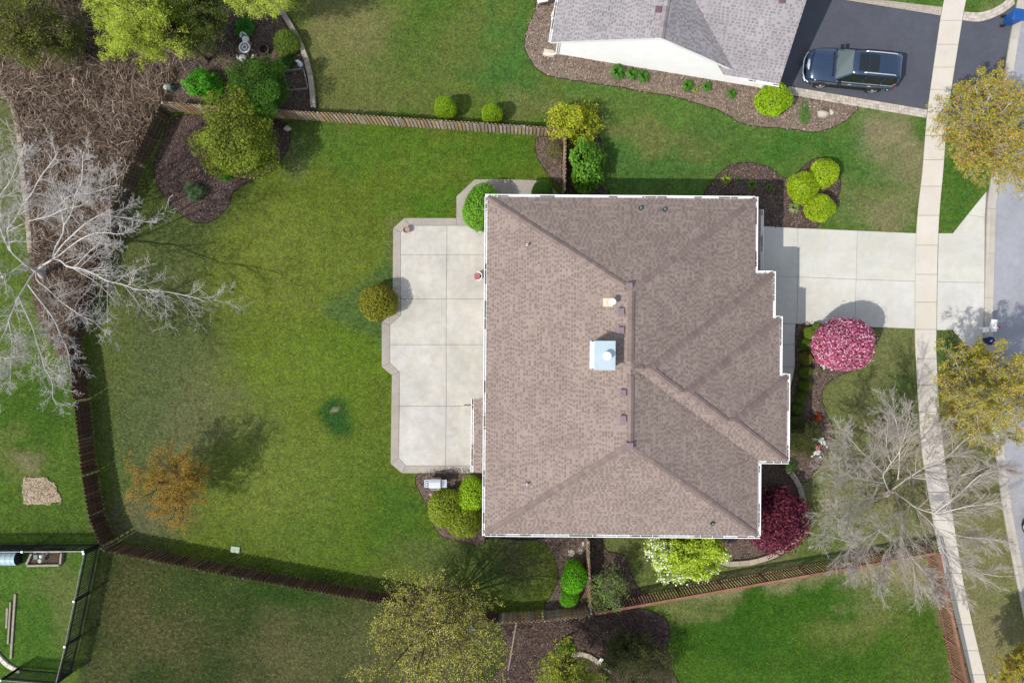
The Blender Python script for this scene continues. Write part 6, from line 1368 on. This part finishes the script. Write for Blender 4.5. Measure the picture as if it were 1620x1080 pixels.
p = G(373, 868.5); t = thing('utility_cover', 'pale green rectangular utility cover in the lower lawn', 'cover', (p.x, p.y, 0)); m = MB(); m.cbox((p.x, p.y, .05), (.52, .37, .10), .015, -.12); m.build('cover', M['greenbox'], t); m = MB(); m.box((p.x, p.y, .103), (.10, .04, .008), -.12); m.build('finger_hole', M['teal'], t)
m = MB(); m.tube([G(768, 853, .1), G(780, 849, .07), (G(800, 852, .06)), G(820, 854, .06), G(842, 853, .06), G(862, 850, .08)], .05, 8); m.build('drain_hose', M['dark'], label='black drain hose along the mulch below the brown eave', cat='hose')
# lower left corner
t = thing('shelter', 'low arched pale blue metal shelter beside the raised bed', 'shelter', G(4, 886)); m = MB(); n = 14
arc = [(math.cos(math.pi * k / n), math.sin(math.pi * k / n)) for k in range(n + 1)]
c = G(8, 884, .6); hw = .42
m.grid([[Vector((c.x + x, c.y - hw * q[0], .35 + .42 * q[1] + (0.006 if j % 2 else 0))) for j, q in enumerate(arc)] for x in (-1.9, -1.2, -.5, .2, .62)]); m.build('roof', M['arch'], t)
m = MB()
for k in range(8): m.tube([(c.x - 1.7 + .3 * k, c.y - hw * 1.01 * q[0], .352 + .425 * q[1]) for q in arc], .010, 4, False)
m.build('roof_rib', M['arch'], t); m = MB(); m.box((c.x - .65, c.y + hw, .17), (2.5, .03, .36)); m.box((c.x - .65, c.y - hw, .17), (2.5, .03, .36)); m.build('side', M['arch'], t); m = MB(); m.poly([(c.x + .58, c.y - hw * q[0] * .98, .35 + .40 * q[1]) for q in arc] + [(c.x + .58, c.y + hw * .98, .02), (c.x + .58, c.y - hw * .98, .02)][::1]); m.build('end_panel', M['dark'], t)
t = thing('raised_bed', 'weathered timber raised bed with slanted end beside the metal shelter', 'raised bed', G(70, 884))
for a_, b_ in (((50, 874), (41, 894)), ((41, 894.5), (95, 893.5)), ((95, 893), (97, 873)), ((97, 872), (52, 873))):
    a, b = G(*a_, .2), G(*b_, .2); d = b - a; m = MB(); m.cbox(((a.x + b.x) / 2, (a.y + b.y) / 2, .12), (d.length - .1, .12, .22), .012, math.atan2(d.y, d.x)); f = random.uniform(.95, 1.1); m.build('side_board', M['wood'], t, color=(f, f, f))
m = MB(); m.sheet(GP([(52, 875), (95, 874), (94, 892), (43, 892)]), .08); m.build('soil', M['brush_floor'], t)
p = G(59.5, 879, .2); m = MB(); m.cbox((p.x, p.y, .24), (.26, .28, .30), .02); m.build('planter_box', M['teal'], label='grey green square box in the raised bed', cat='box')
p = G(66, 879, .4); m = MB(); m.cbox((p.x, p.y, .30), (.17, .17, .44), .03); t = thing('white_box', 'small white square canister in the raised bed', 'canister', (p.x, p.y, .08)); m.build('body', M['white'], t); m = MB(); m.lathe((p.x, p.y, .522), [(.05, 0), (.045, .02), (0, .025)], 10); m.build('lid_knob', M['white'], t)
p = G(64.5, 886, .3); t = thing('round_canister', 'round white canister below the square one in the raised bed', 'canister', (p.x, p.y, .08)); m = MB(); m.lathe((p.x, p.y, .08), [(.12, 0), (.12, .30), (.10, .33), (.0, .34)], 18); m.build('body', pmat('cream plastic', K(214, 218, 196), 0.6), t); m = MB(); m.tube([(p.x - .12, p.y, .34), (p.x - .08, p.y, .44), (p.x + .08, p.y, .44), (p.x + .12, p.y, .34)], .008, 4); m.build('handle', M['steel'], t)
p = G(72, 876, .3); m = MB(); m.cbox((p.x, p.y, .2), (.16, .30, .24), .02, -.5); m.build('grey_box', M['block'], label='dull grey tilted box behind the white canister', cat='box', color=(.7, .75, .8))
for k, (a_, b_, l_, w) in enumerate((((24, 939), (17, 1041), 'longest weathered board lying on the weedy grass', .13), ((16.5, 952), (12.5, 1018), 'middle weathered board lying on the weedy grass', .10), ((11.5, 961), (10, 993), 'shortest weathered board leftmost on the weedy grass', .12))):
    a, b = G(*a_, .06), G(*b_, .06); d = b - a; m = MB(); m.cbox(((a.x + b.x) / 2, (a.y + b.y) / 2, .05), (d.length, w, .07), .01, math.atan2(d.y, d.x)); m.build('board', M['wood'], label=l_, cat='board', group='weathered boards on the grass', color=(1, 1, 1))
a, b = G(817, 984, .05), G(804, 1060, .05); d = b - a; m = MB(); m.cbox(((a.x + b.x) / 2, (a.y + b.y) / 2, .06), (d.length, .09, .09), .012, math.atan2(d.y, d.x)); m.build('landscape_timber', M['wood'], label='long weathered timber lying in the shaded mulch below the fence', cat='timber', color=(.8, .78, .74))
p = G(951, 1041); m = MB(); m.cbox((p.x, p.y, .19), (.22, .20, .05), .01, -.5); t = thing('plant_marker', 'small white plate on the round grey edging', 'marker', (p.x, p.y, .16)); m.build('plate', M['white'], t); m = MB(); m.tube([(p.x, p.y, .17), (p.x + .3, p.y - .22, .12)], .012, 4); m.build('spike', M['steel'], t)
p = G(745, 995, .0); m = MB(); m.lathe((p.x, p.y, 0), [(.24, 0), (.24, .03), (.2, .05), (0, .055)], 18); t = thing('drain_cover', 'round grey green drain cover under the budding tree', 'cover', (p.x, p.y, 0)); m.build('cover', M['teal'], t); m = MB(); m.box((p.x, p.y, .058), (.12, .03, .01)); m.build('lift_bar', M['dark'], t)
p = G(858, 0, .45); t = thing('garden_bench', 'brown garden seat with pale cushion beside the neighbouring house, cut by the top edge', 'seat', (p.x, p.y, 0)); X = Matrix.Translation((p.x, p.y + .1, 0)) @ Matrix.Rotation(AN + .35, 4, 'Z')
m = MB(); m.cbox((0, 0, .48), (.62, .60, .10), .03); xf(m, X).build('cushion', M['white'], t)
m = MB(); m.cbox((.02, 0, .40), (.70, .66, .06), .01); xf(m, X).build('seat', M['barkdark'], t)
m = MB(); m.cbox((.40, 0, .62), (.07, .66, .46), .02); xf(m, X).build('backrest', M['barkdark'], t)
m = MB(); m.tube([(-.28, -.36, .62), (.05, -.38, .66), (.36, -.36, .62)], .04, 6); xf(m, X).build('armrest', M['barkdark'], t)
for x, y in ((-.28, -.28), (.28, -.28), (-.28, .28), (.28, .28)): m = MB(); m.tube([(x, y, .40), (x * 1.1, y * 1.1, .01)], .03, 5); xf(m, X).build('leg', M['barkdark'], t)
